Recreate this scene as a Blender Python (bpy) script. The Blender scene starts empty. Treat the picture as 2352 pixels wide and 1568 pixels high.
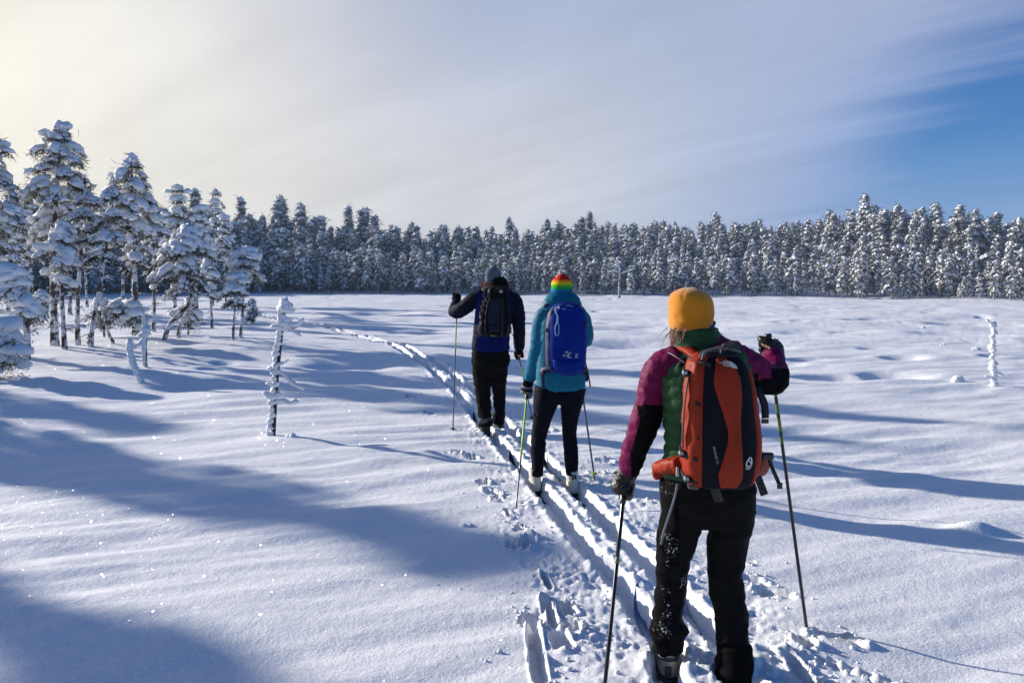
import bpy, bmesh, math, random
import numpy as np
from mathutils import Vector, Matrix

R = math.radians
sc = bpy.context.scene
C = sc.collection

# ------------------------------------------------------------------ camera
CAM_Z, PITCH, FPX = 1.70, R(4.65), 2352 * 26.0 / 36.0
cam_d = bpy.data.cameras.new('camera')
cam_d.lens = 26.0; cam_d.sensor_width = 36.0
cam_d.clip_start = 0.05; cam_d.clip_end = 6000
cam = bpy.data.objects.new('camera', cam_d); C.objects.link(cam)
cam.location = (0, 0, CAM_Z); cam.rotation_euler = (R(90) - PITCH, 0, 0)
sc.camera = cam

# ------------------------------------------------------------------ sun + sky
SUN_AZ, SUN_EL = R(61), R(16.5)          # azimuth measured to the left of the view direction (+Y)
sdir = Vector((-math.sin(SUN_AZ) * math.cos(SUN_EL), math.cos(SUN_AZ) * math.cos(SUN_EL), math.sin(SUN_EL)))
sun_d = bpy.data.lights.new('sun', 'SUN')
sun_d.energy = 5.0; sun_d.angle = R(0.9); sun_d.color = (1.0, 0.925, 0.84)
sun = bpy.data.objects.new('sun', sun_d); C.objects.link(sun)
sun.rotation_euler = (-sdir).to_track_quat('-Z', 'Y').to_euler()
sun.location = (-30, 20, 20)

world = bpy.data.worlds.new('World'); sc.world = world; world.use_nodes = True
def build_world():
    nt = world.node_tree; N = nt.nodes; L = nt.links
    N.clear()
    out = N.new('ShaderNodeOutputWorld'); bg = N.new('ShaderNodeBackground')
    L.new(bg.outputs[0], out.inputs[0]); bg.inputs[1].default_value = 0.1
    sky = N.new('ShaderNodeTexSky'); sky.sky_type = 'NISHITA'; sky.sun_disc = False
    sky.sun_elevation = SUN_EL; sky.sun_rotation = -SUN_AZ
    sky.altitude = 200; sky.air_density = 1.0; sky.dust_density = 0.6; sky.ozone_density = 1.6
    tc = N.new('ShaderNodeTexCoord')
    def math_(op, a, b=None, c=None, clamp=False):
        m = N.new('ShaderNodeMath'); m.operation = op; m.use_clamp = clamp
        for i, v in enumerate((a, b, c)):
            if v is None: continue
            if isinstance(v, (int, float)): m.inputs[i].default_value = v
            else: L.new(v, m.inputs[i])
        return m.outputs[0]
    def vmath(op, a, b):
        m = N.new('ShaderNodeVectorMath'); m.operation = op
        for i, v in enumerate((a, b)):
            if isinstance(v, tuple): m.inputs[i].default_value = v
            else: L.new(v, m.inputs[i])
        return m
    def smooth(v, a, b, lo=0.0, hi=1.0):
        m = N.new('ShaderNodeMapRange'); m.interpolation_type = 'SMOOTHSTEP'
        L.new(v, m.inputs[0]); m.inputs[1].default_value = a; m.inputs[2].default_value = b
        m.inputs[3].default_value = lo; m.inputs[4].default_value = hi
        return m.outputs[0]
    def mix(f, a, b):
        m = N.new('ShaderNodeMix'); m.data_type = 'RGBA'
        if isinstance(f, float): m.inputs[0].default_value = f
        else: L.new(f, m.inputs[0])
        for i, v in ((6, a), (7, b)):
            if isinstance(v, tuple): m.inputs[i].default_value = v
            else: L.new(v, m.inputs[i])
        return m.outputs[2]
    d = vmath('NORMALIZE', tc.outputs['Generated'], (0, 0, 0)).outputs[0]
    sep = N.new('ShaderNodeSeparateXYZ'); L.new(d, sep.inputs[0])
    dx, dy, dz = sep.outputs
    s = vmath('DOT_PRODUCT', d, tuple(sdir)).outputs['Value']
    # the cirrus layer: a high sheet, looked at in plan
    zz = math_('ADD', math_('MAXIMUM', dz, 0.0), 0.16)
    u = math_('DIVIDE', dx, zz); v = math_('DIVIDE', dy, zz)
    comb = N.new('ShaderNodeCombineXYZ'); L.new(u, comb.inputs[0]); L.new(v, comb.inputs[1])
    def streak(rot, sx, sy, loc):                                # turn the plan so the streaks lie along X, then stretch them
        r_ = N.new('ShaderNodeMapping'); L.new(comb.outputs[0], r_.inputs[0]); r_.inputs['Rotation'].default_value = (0, 0, R(rot))
        q_ = N.new('ShaderNodeMapping'); L.new(r_.outputs[0], q_.inputs[0]); q_.inputs['Scale'].default_value = (sx, sy, 1); q_.inputs['Location'].default_value = loc
        return q_
    mp = streak(-128, 0.40, 1.0, (0.4, 0.2, 0))
    n1 = N.new('ShaderNodeTexNoise'); L.new(mp.outputs[0], n1.inputs[0])
    n1.inputs['Scale'].default_value = 1.1; n1.inputs['Detail'].default_value = 7; n1.inputs['Roughness'].default_value = 0.52
    n1.inputs['Distortion'].default_value = 0.6
    mp2 = streak(-140, 0.30, 2.2, (3.1, 1.7, 0))
    n2 = N.new('ShaderNodeTexNoise'); L.new(mp2.outputs[0], n2.inputs[0])
    n2.inputs['Scale'].default_value = 1.6; n2.inputs['Detail'].default_value = 6; n2.inputs['Roughness'].default_value = 0.55
    wisps = math_('ADD', math_('MULTIPLY', n1.outputs[0], 0.65), math_('MULTIPLY', n2.outputs[0], 0.35))
    # thick towards the sun, thinning out away from it, with a clear gap under the sheet's edge
    bank = smooth(s, -0.45, 0.42)
    dens = math_('ADD', math_('MULTIPLY', bank, 1.15), math_('MULTIPLY', math_('SUBTRACT', wisps, 0.5), 1.3))
    wz = math_('ADD', dz, math_('MULTIPLY', math_('SUBTRACT', n2.outputs[0], 0.5), 0.24))
    gap = math_('MULTIPLY', smooth(wz, 0.07, 0.17), smooth(wz, 0.30, 0.17))
    gap = math_('MULTIPLY', gap, smooth(s, 0.22, -0.04))
    dens = math_('SUBTRACT', dens, math_('MULTIPLY', gap, 0.60))
    dens = smooth(dens, 0.0, 0.95)
    low = smooth(dz, 0.04, 0.19, 0.80, 0.0)                      # paler air near the horizon
    dens = math_('MAXIMUM', dens, low)
    dens = math_('MULTIPLY', dens, smooth(s, -0.6, -0.1), clamp=True)
    dens = math_('MULTIPLY', dens, smooth(dz, 0.56, 0.36))            # the sheet ends; clear deep blue overhead
    # light scattered forward by the ice crystals
    glow = smooth(s, 0.52, 1.02)
    grey = mix(smooth(s, 0.0, 0.55), (1.65, 2.5, 4.5, 1), (4.25, 4.35, 4.6, 1))
    grey = mix(smooth(dz, 0.08, 0.40), grey, (2.7, 3.15, 4.45, 1))     # thinner overhead: more blue comes through
    warm = mix(glow, grey, (6.5, 6.15, 5.3, 1))
    tint = math_('ADD', 0.68, math_('MULTIPLY', wisps, 0.74))
    tv = N.new('ShaderNodeVectorMath'); tv.operation = 'SCALE'
    L.new(warm, tv.inputs[0]); L.new(tint, tv.inputs['Scale'])
    skc = N.new('ShaderNodeVectorMath'); skc.operation = 'MULTIPLY'
    L.new(sky.outputs[0], skc.inputs[0]); skc.inputs[1].default_value = (0.23, 0.50, 0.90)
    col = mix(dens, skc.outputs[0], tv.outputs[0])
    L.new(col, bg.inputs[0])
build_world()

sc.view_settings.view_transform = 'Standard'
sc.view_settings.look = 'None'
sc.view_settings.gamma = 1.0
sc.view_settings.use_curve_mapping = False
sc.view_settings.exposure = 0.53
sc.render.engine = 'CYCLES'
sc.cycles.max_bounces = 6; sc.cycles.diffuse_bounces = 3; sc.cycles.glossy_bounces = 2
sc.cycles.transmission_bounces = 2; sc.cycles.transparent_max_bounces = 4
sc.cycles.use_denoising = True

# ------------------------------------------------------------------ helpers
def P(px, py, Y):
    """the point seen at (px, py) of a 2352 x 1568 picture, Y metres ahead"""
    a = (px - 1176) / FPX; b = -(py - 784) / FPX
    dy = math.cos(PITCH) + b * math.sin(PITCH); dz = -math.sin(PITCH) + b * math.cos(PITCH)
    t = Y / dy
    return Vector((a * t, Y, CAM_Z + dz * t))
def G(px, py, z=0.0):
    """the point of the level z seen at (px, py)"""
    a = (px - 1176) / FPX; b = -(py - 784) / FPX
    dy = math.cos(PITCH) + b * math.sin(PITCH); dz = -math.sin(PITCH) + b * math.cos(PITCH)
    t = (z - CAM_Z) / dz
    return Vector((a * t, dy * t, z))

def mesh_from(name, V, F, mats, smooth=True, fmat=None):
    """V (n,3) array, F (m,3) or (m,4) array or list of faces"""
    me = bpy.data.meshes.new(name)
    V = np.asarray(V, dtype=np.float32)
    if isinstance(F, np.ndarray):
        k = F.shape[1]
        me.vertices.add(len(V)); me.vertices.foreach_set('co', V.ravel())
        me.loops.add(F.size); me.loops.foreach_set('vertex_index', F.astype(np.int32).ravel())
        me.polygons.add(len(F))
        me.polygons.foreach_set('loop_start', np.arange(0, F.size, k, dtype=np.int32))
        me.polygons.foreach_set('loop_total', np.full(len(F), k, dtype=np.int32))
    else:
        me.from_pydata(V.tolist(), [], F)
    for m in (mats if isinstance(mats, (list, tuple)) else [mats]): me.materials.append(m)
    if fmat is not None: me.polygons.foreach_set('material_index', np.asarray(fmat, dtype=np.int32))
    me.update(calc_edges=True); me.validate()
    me.polygons.foreach_set('use_smooth', np.full(len(me.polygons), smooth))
    me.update()
    return me
def link(name, data, parent=None, loc=None):
    o = bpy.data.objects.new(name, data); C.objects.link(o)
    if parent is not None: o.parent = parent
    if loc is not None: o.location = loc
    return o
def tag(o, label, cat, group=None):
    o['label'] = label; o['category'] = cat
    if group: o['group'] = group
    return o

def ico(sub):
    bm = bmesh.new(); bmesh.ops.create_icosphere(bm, subdivisions=sub, radius=1.0)
    bm.verts.ensure_lookup_table()
    V = np.array([v.co[:] for v in bm.verts]); F = np.array([[v.index for v in f.verts] for f in bm.faces]); bm.free()
    return V, F
# gradient noise on numpy arrays
_prm = np.random.RandomState(7).permutation(512).astype(np.int64)
_prm = np.concatenate([_prm, _prm, _prm])
_grd = np.random.RandomState(8).normal(size=(512, 3)); _grd /= np.linalg.norm(_grd, axis=1)[:, None]
def noise2(x, y, seed=0):
    xi = np.floor(x).astype(np.int64); yi = np.floor(y).astype(np.int64)
    xf = x - xi; yf = y - yi
    u = xf ** 3 * (xf * (xf * 6 - 15) + 10); v = yf ** 3 * (yf * (yf * 6 - 15) + 10)
    def g(ix, iy, fx, fy):
        h = _prm[(_prm[(ix + seed * 37) & 511] + iy) & 511]
        a = h * (2 * math.pi / 512)
        return np.cos(a) * fx + np.sin(a) * fy
    a = g(xi, yi, xf, yf); b = g(xi + 1, yi, xf - 1, yf)
    c = g(xi, yi + 1, xf, yf - 1); d = g(xi + 1, yi + 1, xf - 1, yf - 1)
    return ((a + u * (b - a)) + v * ((c + u * (d - c)) - (a + u * (b - a)))) * 1.5
def noise3(p, seed=0):
    pi = np.floor(p).astype(np.int64); f = p - pi
    w = f ** 3 * (f * (f * 6 - 15) + 10)
    def g(i, j, k):
        h = _prm[(_prm[(_prm[(pi[:, 0] + i + seed * 31) & 511] + pi[:, 1] + j) & 511] + pi[:, 2] + k) & 511]
        return ((_grd[h]) * (f - np.array([i, j, k]))).sum(1)
    x00 = g(0,0,0); x00 = x00 + w[:,0]*(g(1,0,0)-x00); x10 = g(0,1,0); x10 = x10 + w[:,0]*(g(1,1,0)-x10)
    x01 = g(0,0,1); x01 = x01 + w[:,0]*(g(1,0,1)-x01); x11 = g(0,1,1); x11 = x11 + w[:,0]*(g(1,1,1)-x11)
    y0 = x00 + w[:,1]*(x10-x00); y1 = x01 + w[:,1]*(x11-x01)
    return (y0 + w[:,2]*(y1-y0)) * 1.6
def sstep(x, a, b):
    t = np.clip((x - a) / (b - a), 0, 1); return t * t * (3 - 2 * t)

# ------------------------------------------------------------------ materials
def new_mat(name):
    m = bpy.data.materials.new(name); m.use_nodes = True
    nt = m.node_tree; b = nt.nodes['Principled BSDF']
    return m, nt, b
def noise_node(nt, scale, detail=4, rough=0.55, coord='Object', dims=None):
    tc = nt.nodes.new('ShaderNodeTexCoord'); n = nt.nodes.new('ShaderNodeTexNoise')
    nt.links.new(tc.outputs[coord], n.inputs['Vector'])
    n.inputs['Scale'].default_value = scale; n.inputs['Detail'].default_value = detail; n.inputs['Roughness'].default_value = rough
    return n
def ramp(nt, fac, stops):
    r = nt.nodes.new('ShaderNodeValToRGB'); nt.links.new(fac, r.inputs[0])
    e = r.color_ramp.elements
    while len(e) < len(stops): e.new(0.5)
    for i, (p, c) in enumerate(stops):
        e[i].position = p; e[i].color = (*c, 1) if len(c) == 3 else c
    return r
def bump(nt, b, hgt, strength, dist):
    n = nt.nodes.new('ShaderNodeBump'); n.inputs['Strength'].default_value = strength; n.inputs['Distance'].default_value = dist
    nt.links.new(hgt, n.inputs['Height']); nt.links.new(n.outputs[0], b.inputs['Normal']); return n

def mat_snow_ground():
    m, nt, b = new_mat('snow_ground')
    L = nt.links; N = nt.nodes
    b.inputs['Base Color'].default_value = (0.86, 0.87, 0.885, 1); b.inputs['Roughness'].default_value = 0.62
    b.inputs['Specular IOR Level'].default_value = 0.25
    n1 = noise_node(nt, 70, 5, 0.7); n2 = noise_node(nt, 14, 4, 0.6)
    add = N.new('ShaderNodeMath'); add.operation = 'MULTIPLY_ADD'
    L.new(n2.outputs[0], add.inputs[0]); add.inputs[1].default_value = 1.6; L.new(n1.outputs[0], add.inputs[2])
    bump(nt, b, add.outputs[0], 0.5, 0.012)
    # ice crystals: small facets of random tilt that mirror the sun now and then
    tc = N.new('ShaderNodeTexCoord'); vo = N.new('ShaderNodeTexVoronoi'); L.new(tc.outputs['Object'], vo.inputs['Vector'])
    vo.inputs['Scale'].default_value = 95
    sub = N.new('ShaderNodeVectorMath'); sub.operation = 'SUBTRACT'; L.new(vo.outputs['Color'], sub.inputs[0]); sub.inputs[1].default_value = (0.5, 0.5, 0.2)
    geo = N.new('ShaderNodeNewGeometry')
    ad = N.new('ShaderNodeVectorMath'); ad.operation = 'MULTIPLY_ADD'
    L.new(sub.outputs[0], ad.inputs[0]); ad.inputs[1].default_value = (2.4, 2.4, 1.2); L.new(geo.outputs['Normal'], ad.inputs[2])
    nm = N.new('ShaderNodeVectorMath'); nm.operation = 'NORMALIZE'; L.new(ad.outputs[0], nm.inputs[0])
    gl = N.new('ShaderNodeBsdfGlossy'); gl.inputs['Roughness'].default_value = 0.06; L.new(nm.outputs[0], gl.inputs['Normal'])
    near = N.new('ShaderNodeMath'); near.operation = 'LESS_THAN'; L.new(vo.outputs['Distance'], near.inputs[0]); near.inputs[1].default_value = 0.42
    sc_ = N.new('ShaderNodeMath'); sc_.operation = 'MULTIPLY'; L.new(near.outputs[0], sc_.inputs[0]); sc_.inputs[1].default_value = 0.11
    mx = N.new('ShaderNodeMixShader'); L.new(sc_.outputs[0], mx.inputs[0]); L.new(b.outputs[0], mx.inputs[1]); L.new(gl.outputs[0], mx.inputs[2])
    L.new(mx.outputs[0], nt.nodes['Material Output'].inputs[0])
    return m
def mat_snow_lump():
    m, nt, b = new_mat('snow_lump')
    b.inputs['Base Color'].default_value = (0.84, 0.85, 0.87, 1); b.inputs['Roughness'].default_value = 0.7
    b.inputs['Specular IOR Level'].default_value = 0.2
    n = noise_node(nt, 9, 6, 0.65); bump(nt, b, n.outputs[0], 0.7, 0.06)
    return m
def mat_bark():
    m, nt, b = new_mat('bark')
    L = nt.links; N = nt.nodes
    n = noise_node(nt, 7, 5, 0.6)
    bark = ramp(nt, n.outputs[0], [(0.3, (0.022, 0.018, 0.016)), (0.62, (0.07, 0.05, 0.042)), (0.75, (0.12, 0.085, 0.07))])
    n2 = noise_node(nt, 5.5, 4, 0.6)
    r2 = ramp(nt, n2.outputs[0], [(0.46, (0, 0, 0)), (0.54, (1, 1, 1))])
    mx = N.new('ShaderNodeMix'); mx.data_type = 'RGBA'
    L.new(r2.outputs[0], mx.inputs[0]); L.new(bark.outputs[0], mx.inputs[6]); mx.inputs[7].default_value = (0.62, 0.63, 0.66, 1)
    L.new(mx.outputs[2], b.inputs['Base Color']); b.inputs['Roughness'].default_value = 0.9
    bump(nt, b, n2.outputs[0], 0.6, 0.03)
    return m
def mat_needles():
    m, nt, b = new_mat('frosted_needles')
    L = nt.links; N = nt.nodes
    n = noise_node(nt, 4.5, 4, 0.65)
    r = ramp(nt, n.outputs[0], [(0.36, (0.020, 0.026, 0.014)), (0.52, (0.055, 0.06, 0.04)), (0.68, (0.36, 0.37, 0.37))])
    L.new(r.outputs[0], b.inputs['Base Color']); b.inputs['Roughness'].default_value = 0.8
    b.inputs['Specular IOR Level'].default_value = 0.2
    return m
def mat_hoar():
    m, nt, b = new_mat('hoar_needles')
    n = noise_node(nt, 3.0, 4, 0.65)
    r = ramp(nt, n.outputs[0], [(0.32, (0.06, 0.07, 0.068)), (0.50, (0.18, 0.195, 0.20)), (0.66, (0.52, 0.53, 0.54))])
    nt.links.new(r.outputs[0], b.inputs['Base Color']); b.inputs['Roughness'].default_value = 0.85; b.inputs['Specular IOR Level'].default_value = 0.15
    return m
HOAR = mat_hoar()
SNOW_G, SNOW, BARK, NEEDLE = mat_snow_ground(), mat_snow_lump(), mat_bark(), mat_needles()
# ------------------------------------------------------------------ the snow field
TRACK_PX = [(1690, 1700), (1610, 1545), (1545, 1460), (1470, 1365), (1360, 1250), (1270, 1140), (1150, 1008), (1085, 932),
            (1010, 862), (930, 815), (850, 785), (770, 761), (705, 745), (640, 733), (560, 722)]
def catmull(pts, n):
    pts = np.asarray(pts, float); out = []
    Q = np.vstack([2 * pts[0] - pts[1], pts, 2 * pts[-1] - pts[-2]])
    for i in range(1, len(Q) - 2):
        t = np.linspace(0, 1, n, endpoint=False)[:, None]
        p0, p1, p2, p3 = Q[i - 1], Q[i], Q[i + 1], Q[i + 2]
        out.append(0.5 * ((2 * p1) + (-p0 + p2) * t + (2 * p0 - 5 * p1 + 4 * p2 - p3) * t ** 2 + (-p0 + 3 * p1 - 3 * p2 + p3) * t ** 3))
    out.append(pts[-1:]); return np.vstack(out)
_tp = [(G(*p, -.1).x, G(*p, -.1).y) for p in TRACK_PX]
_tp = [(2.6, -4.0), (1.75, 0.6)] + _tp[0:]
TRACK = catmull(_tp, 24)
def track_coords(x, y):
    """signed distance to the track's middle line (+ = right of it when walking away) and length along it"""
    A = TRACK[:-1]; B = TRACK[1:]; D = B - A; ln2 = (D ** 2).sum(1)
    cum = np.concatenate([[0], np.cumsum(np.sqrt(ln2))])
    best = np.full(x.shape, 1e9); sd = np.full(x.shape, 1e9); al = np.zeros(x.shape)
    for i in range(len(A)):
        t = np.clip(((x - A[i, 0]) * D[i, 0] + (y - A[i, 1]) * D[i, 1]) / ln2[i], 0, 1)
        ex = x - A[i, 0] - t * D[i, 0]; ey = y - A[i, 1] - t * D[i, 1]
        d2 = ex * ex + ey * ey; m = d2 < best
        best[m] = d2[m]
        cr = D[i, 0] * ey - D[i, 1] * ex
        sd[m] = (-np.sign(cr) * np.sqrt(d2))[m]; al[m] = (cum[i] + t * math.sqrt(ln2[i]))[m]
    return sd, al
GAUGE = 0.138
def edge_dist(x, y):
    """how far ahead the forest edge lies in the direction of (x, y)"""
    a = np.degrees(np.arctan2(x, np.maximum(y, 1e-3)))
    return np.interp(a, [-60, -40, -30, -18, -10, 0, 8, 18, 27, 33, 40, 60], [70, 92, 104, 108, 98, 90, 84, 82, 79, 75, 74, 80])
_prng = np.random.RandomState(5)
PITS = []          # x, y, half width across, half length, depth
for px, py, w, dep in [(1893, 866, .50, .17), (2035, 861, .42, .14), (1842, 827, .30, .12), (2065, 822, .36, .09), (1790, 836, .3, .08), (1700, 815, .45, .09),
                       (1447, 786, 1.2, .10), (1440, 757, 1.3, .09), (1590, 790, .5, .08), (1750, 795, .5, .08), (1950, 760, .7, .1), (2150, 765, .9, .1),
                       (2230, 768, .8, .1), (2190, 742, .8, .1), (1980, 735, .8, .1), (1870, 712, 1.3, .14), (830, 722, 1.6, .16), (900, 733, 1.3, .14),
                       (1005, 735, 1.0, .1), (780, 838, .75, .12), (660, 735, 1.0, .1), (1100, 742, .6, .08), (1620, 742, .8, .1)]:
    g = G(px, py); PITS.append((g.x, g.y, w * 1.15, w * (0.62 + .25 * _prng.rand()), dep * 2.1))
for i in range(420):
    y = 12 + 75 * _prng.rand() ** 0.75; x = (_prng.rand() * 1.9 - .72) * y
    w = .25 + .9 * _prng.rand() ** 1.6
    PITS.append((x, y, w, w * (.35 + .4 * _prng.rand()), (.07 + .15 * _prng.rand())))
PITS = np.array(PITS)
# holes and slots left by poles and boots beside the track: (px, py, half length, half width, heading, depth)
MARKS = [(1262, 1405, .17, .030, 8, .09), (1300, 1395, .06, .045, 30, .10), (1312, 1440, .06, .05, 0, .12), (1290, 1475, .09, .05, 10, .10), (1232, 1500, .30, .035, 2, .10),
         (1222, 1425, .06, .05, 70, .08), (1212, 1245, .10, .05, -15, .10), (1180, 1252, .05, .04, 80, .08), (1168, 1178, .08, .022, 15, .08), (1130, 1130, .10, .045, 40, .10),
         (1112, 1110, .06, .05, 20, .09), (1082, 1050, .08, .05, 40, .09), (1050, 1042, .05, .04, 80, .07), (1045, 1010, .05, .04, 30, .07), (985, 945, .10, .03, 50, .07), (940, 910, .10, .03, 50, .07),
         (1850, 1480, .06, .045, 5, .12), (1838, 1540, .14, .035, 8, .10), (1925, 1468, .11, .05, 60, .10), (1720, 1330, .10, .03, 55, .06), (1780, 1360, .10, .035, 60, .06),
         (1440, 1090, .06, .05, 60, .06), (1460, 1150, .12, .02, 65, .05), (1390, 1060, .08, .06, 40, .05), (1500, 1165, .07, .05, 80, .05), (1370, 1090, .06, .05, 60, .06), (1290, 985, .08, .05, 70, .05),
         (1255, 1330, .12, .02, 10, .06), (1140, 1145, .05, .04, 0, .08), (1195, 1210, .06, .03, 20, .07), (1960, 1540, .16, .02, 50, .05), (1700, 1290, .08, .04, 70, .05)]
MARKS_W = []
for px, py, l, w, hd, dep in MARKS:
    g = G(px, py); a = R(hd); MARKS_W.append((g.x, g.y, l, w, -math.sin(a), math.cos(a), dep))
def ground_h(x, y):
    x = np.asarray(x, float); y = np.asarray(y, float)
    r = np.hypot(x, y)
    z = 0.10 * noise2(x / 7.5, y / 6.0, 1) * sstep(r, 6, 25) + 0.05 * noise2(x / 2.6 + .3, y / 2.0, 2) * sstep(r, 2, 9)
    # wind ripples, long across the slope of the sun
    u = x * .94 + y * .34; v = -x * .34 + y * .94
    rp = noise2(u / 1.5, v / .36, 3) * .032 + noise2(u / .62, v / .15, 4) * .011 + noise2(u / .25 + 2, v / .09, 14) * .003
    z += rp * (1 - .5 * sstep(r, 18, 50)) * (.7 + .5 * noise2(x / 3.1, y / 3.1, 5))
    z += .03 * noise2(x / .95, y / .7, 6) * sstep(r, 1.5, 6) * .6
    # hollows between the hummocks of the bog
    hol = np.zeros_like(z)
    for cx, cy, w, l, dep in PITS:
        dx = (x - cx) / w; dx = np.where(dx < 0, dx * 1.25, dx * .8); dy = (y - cy) / l; q = dx * dx + dy * dy
        m = q < 9
        if m.any():
            qq = q[m]; sk = dx[m]
            hol[m] += -dep * np.exp(-qq ** 1.4 * 1.1) + dep * .12 * np.exp(-((sk + 1.35) ** 2 + dy[m] ** 2) * 1.1)
    sd, al = track_coords(x, y)
    ad = np.abs(sd)
    z += hol * sstep(ad, .5, 1.3)
    hb = G(2240, 1222); z += .075 * np.exp(-(((x - hb.x) / .16) ** 2 + ((y - hb.y) / .09) ** 2))
    # land beyond the forest edge
    ed = edge_dist(x, y); b = r - ed
    az = np.degrees(np.arctan2(x, np.maximum(y, 1e-3)))
    hill = np.interp(az, [-60, -30, -12, 0, 5, 14, 22, 27, 32, 40, 60], [2, 2, 1.5, 2.6, 5.5, 5.6, 4.6, 6.0, 4.0, 2.5, 2])
    z += sstep(b, 4, 75) * hill * (y > 0) + .25 * sstep(b, -8, 6) * (y > 0) + sstep(b, 0, 30) * .4 * noise2(x / 6, y / 6, 9)
    z += sstep(b, 150, 1500) * 4
    # rise under the trees on the left
    z += .22 * np.exp(-(((x + 10.5) / 6.0) ** 2 + ((y - 18.0) / 4.0) ** 2)) + .10 * np.exp(-(((x + 6.6) / 1.6) ** 2 + ((y - 18.5) / 1.2) ** 2))
    # the ski track: two grooves and the churned snow beside them
    fade = 1 - sstep(y, 40, 62)
    crumb = noise2(x / .085, y / .085, 10); crumb2 = noise2(x / .035, y / .035, 11); mid = noise2(x / .24, y / .24, 12)
    near = 1 - sstep(y, 3.6, 7.5)
    rough = (1 - sstep(ad, .25 + .12 * near, .60 + .26 * near + .26 * noise2(al / .9, sd * 0 + np.sign(sd) * 3.3, 13))) * fade
    patch = np.clip(.55 + .9 * noise2(x / .55, y / .55, 15), .1, 1.2)
    z += rough * patch * (1 + .5 * near) * (.012 * np.abs(crumb) * 1.6 + .007 * crumb2 + .016 * mid - .007)
    wob = .012 * noise2(al / .7, al * 0 + 5, 16) + .006 * noise2(al / .13, al * 0 + 2.2, 17)
    for sgn in (-1, 1):
        e = np.abs(sd - sgn * GAUGE - wob)
        edge = .066 + .010 * noise2(al / .09, al * 0 + sgn * 4, 18) + .006 * crumb
        g = 1 - sstep(e, edge - .012, edge + .012)
        z += -.115 * g * fade * (1 - .12 * mid) + .022 * np.exp(-((e - .098) / .028) ** 2) * fade * np.clip(.6 + 1.2 * crumb + .5 * mid, 0, 2)
    for cx, cy, l, w, hx, hy, dep in MARKS_W:
        dx = x - cx; dy = y - cy
        m = dx * dx + dy * dy < (l + .25) ** 2
        if m.any():
            a = (dx[m] * hx + dy[m] * hy) / l; c = (dx[m] * hy - dy[m] * hx) / w
            q = np.sqrt(np.abs(a) ** 3 + np.abs(c) ** 3 + 1e-9) + .22 * crumb[m] + .25 * mid[m]
            z[m] += -dep * (1 - sstep(q, .65, 1.15)) + .020 * np.exp(-((q - 1.35) / .28) ** 2) * np.clip(.7 + crumb[m] * 1.3, 0, 2)
    return z
def gz(x, y): return float(ground_h(np.array([x]), np.array([y]))[0])

def build_ground():
    a_in = np.linspace(-43, 43, 880); a_out = np.linspace(43, 317, 90)[1:-1]
    az = np.radians(np.concatenate([a_in, a_out]))
    r = [.35]
    while r[-1] < 5000:
        q = r[-1]
        r.append(q * (1.02 if q < 1.9 else 1.0052 if q < 9 else 1.009 if q < 24 else 1.017 if q < 110 else 1.06 if q < 400 else 1.25))
    r = np.array(r)
    A, Rr = np.meshgrid(az, r); x = (np.sin(A) * Rr).ravel(); y = (np.cos(A) * Rr).ravel()
    z = ground_h(x, y)
    V = np.stack([x, y, z], 1); n = len(az); m = len(r)
    i = np.arange(m - 1)[:, None] * n; j = np.arange(n)[None]; jn = (j + 1) % n
    F = np.stack([i + j, i + jn, i + n + jn, i + n + j], -1).reshape(-1, 4)[:, ::-1]
    V = np.vstack([V, [[0, 0, gz(0, 0.35)]]]); c = len(V) - 1
    o = link('snow_field', mesh_from('snow_field', V, F.copy(), SNOW_G)); o['kind'] = 'structure'
    cap = link('snow_patch', mesh_from('snow_patch', V[list(range(n)) + [c]], [(k, n, (k + 1) % n)[::-1] for k in range(n)], SNOW_G), o)
    print('ground', len(V), len(F))
build_ground()

def crumbs():
    """broken snow thrown up beside the track: far too many to count"""
    rng = np.random.RandomState(31); n = 2000
    tot = np.concatenate([[0], np.cumsum(np.linalg.norm(np.diff(TRACK, axis=0), axis=1))])
    k0, k1 = np.interp(1.6, TRACK[:, 1], tot), np.interp(16, TRACK[:, 1], tot)
    al = k0 + (k1 - k0) * rng.rand(n) ** 1.7
    sd = rng.normal(size=n) * .36
    x = np.interp(al, tot, TRACK[:, 0]); y = np.interp(al, tot, TRACK[:, 1])
    tx = np.interp(al + .05, tot, TRACK[:, 0]) - x; ty = np.interp(al + .05, tot, TRACK[:, 1]) - y; ln = np.hypot(tx, ty)
    x += ty / ln * sd; y -= tx / ln * sd
    ex = []; 
    for cx, cy, l, w, hx, hy, dep in MARKS_W:
        m = 26; a = rng.rand(m) * 6.283; r_ = (l + w) * .5 * (.9 + .9 * rng.rand(m)); ex.append(np.stack([cx + np.cos(a) * r_ * 1.0, cy + np.sin(a) * r_], 1))
    ex = np.vstack(ex); x = np.concatenate([x, ex[:, 0]]); y = np.concatenate([y, ex[:, 1]])
    z = ground_h(x, y); n = len(x)
    r = .0035 + .012 * rng.rand(n) ** 3.5
    V0, F0 = ico(1); var = [V0 * (1 + .55 * noise3(V0 * 1.3 + i * 5.1, 3))[:, None] for i in range(8)]
    V = np.empty((n, len(V0), 3))
    for i in range(n):
        a = rng.rand() * 6.283; c, s_ = math.cos(a), math.sin(a); q = var[i % 8] * r[i] * np.array([1.1, .9, .8])
        V[i, :, 0] = q[:, 0] * c - q[:, 1] * s_ + x[i]; V[i, :, 1] = q[:, 0] * s_ + q[:, 1] * c + y[i]; V[i, :, 2] = q[:, 2] + z[i] + r[i] * .3
    F = (F0[None] + (np.arange(n) * len(V0))[:, None, None]).reshape(-1, 3)
    o = link('snow_crumbs', mesh_from('snow_crumbs', V.reshape(-1, 3), F, SNOW_G)); o['kind'] = 'stuff'; o['label'] = 'crumbs of broken snow strewn along the ski track'
crumbs()
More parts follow.
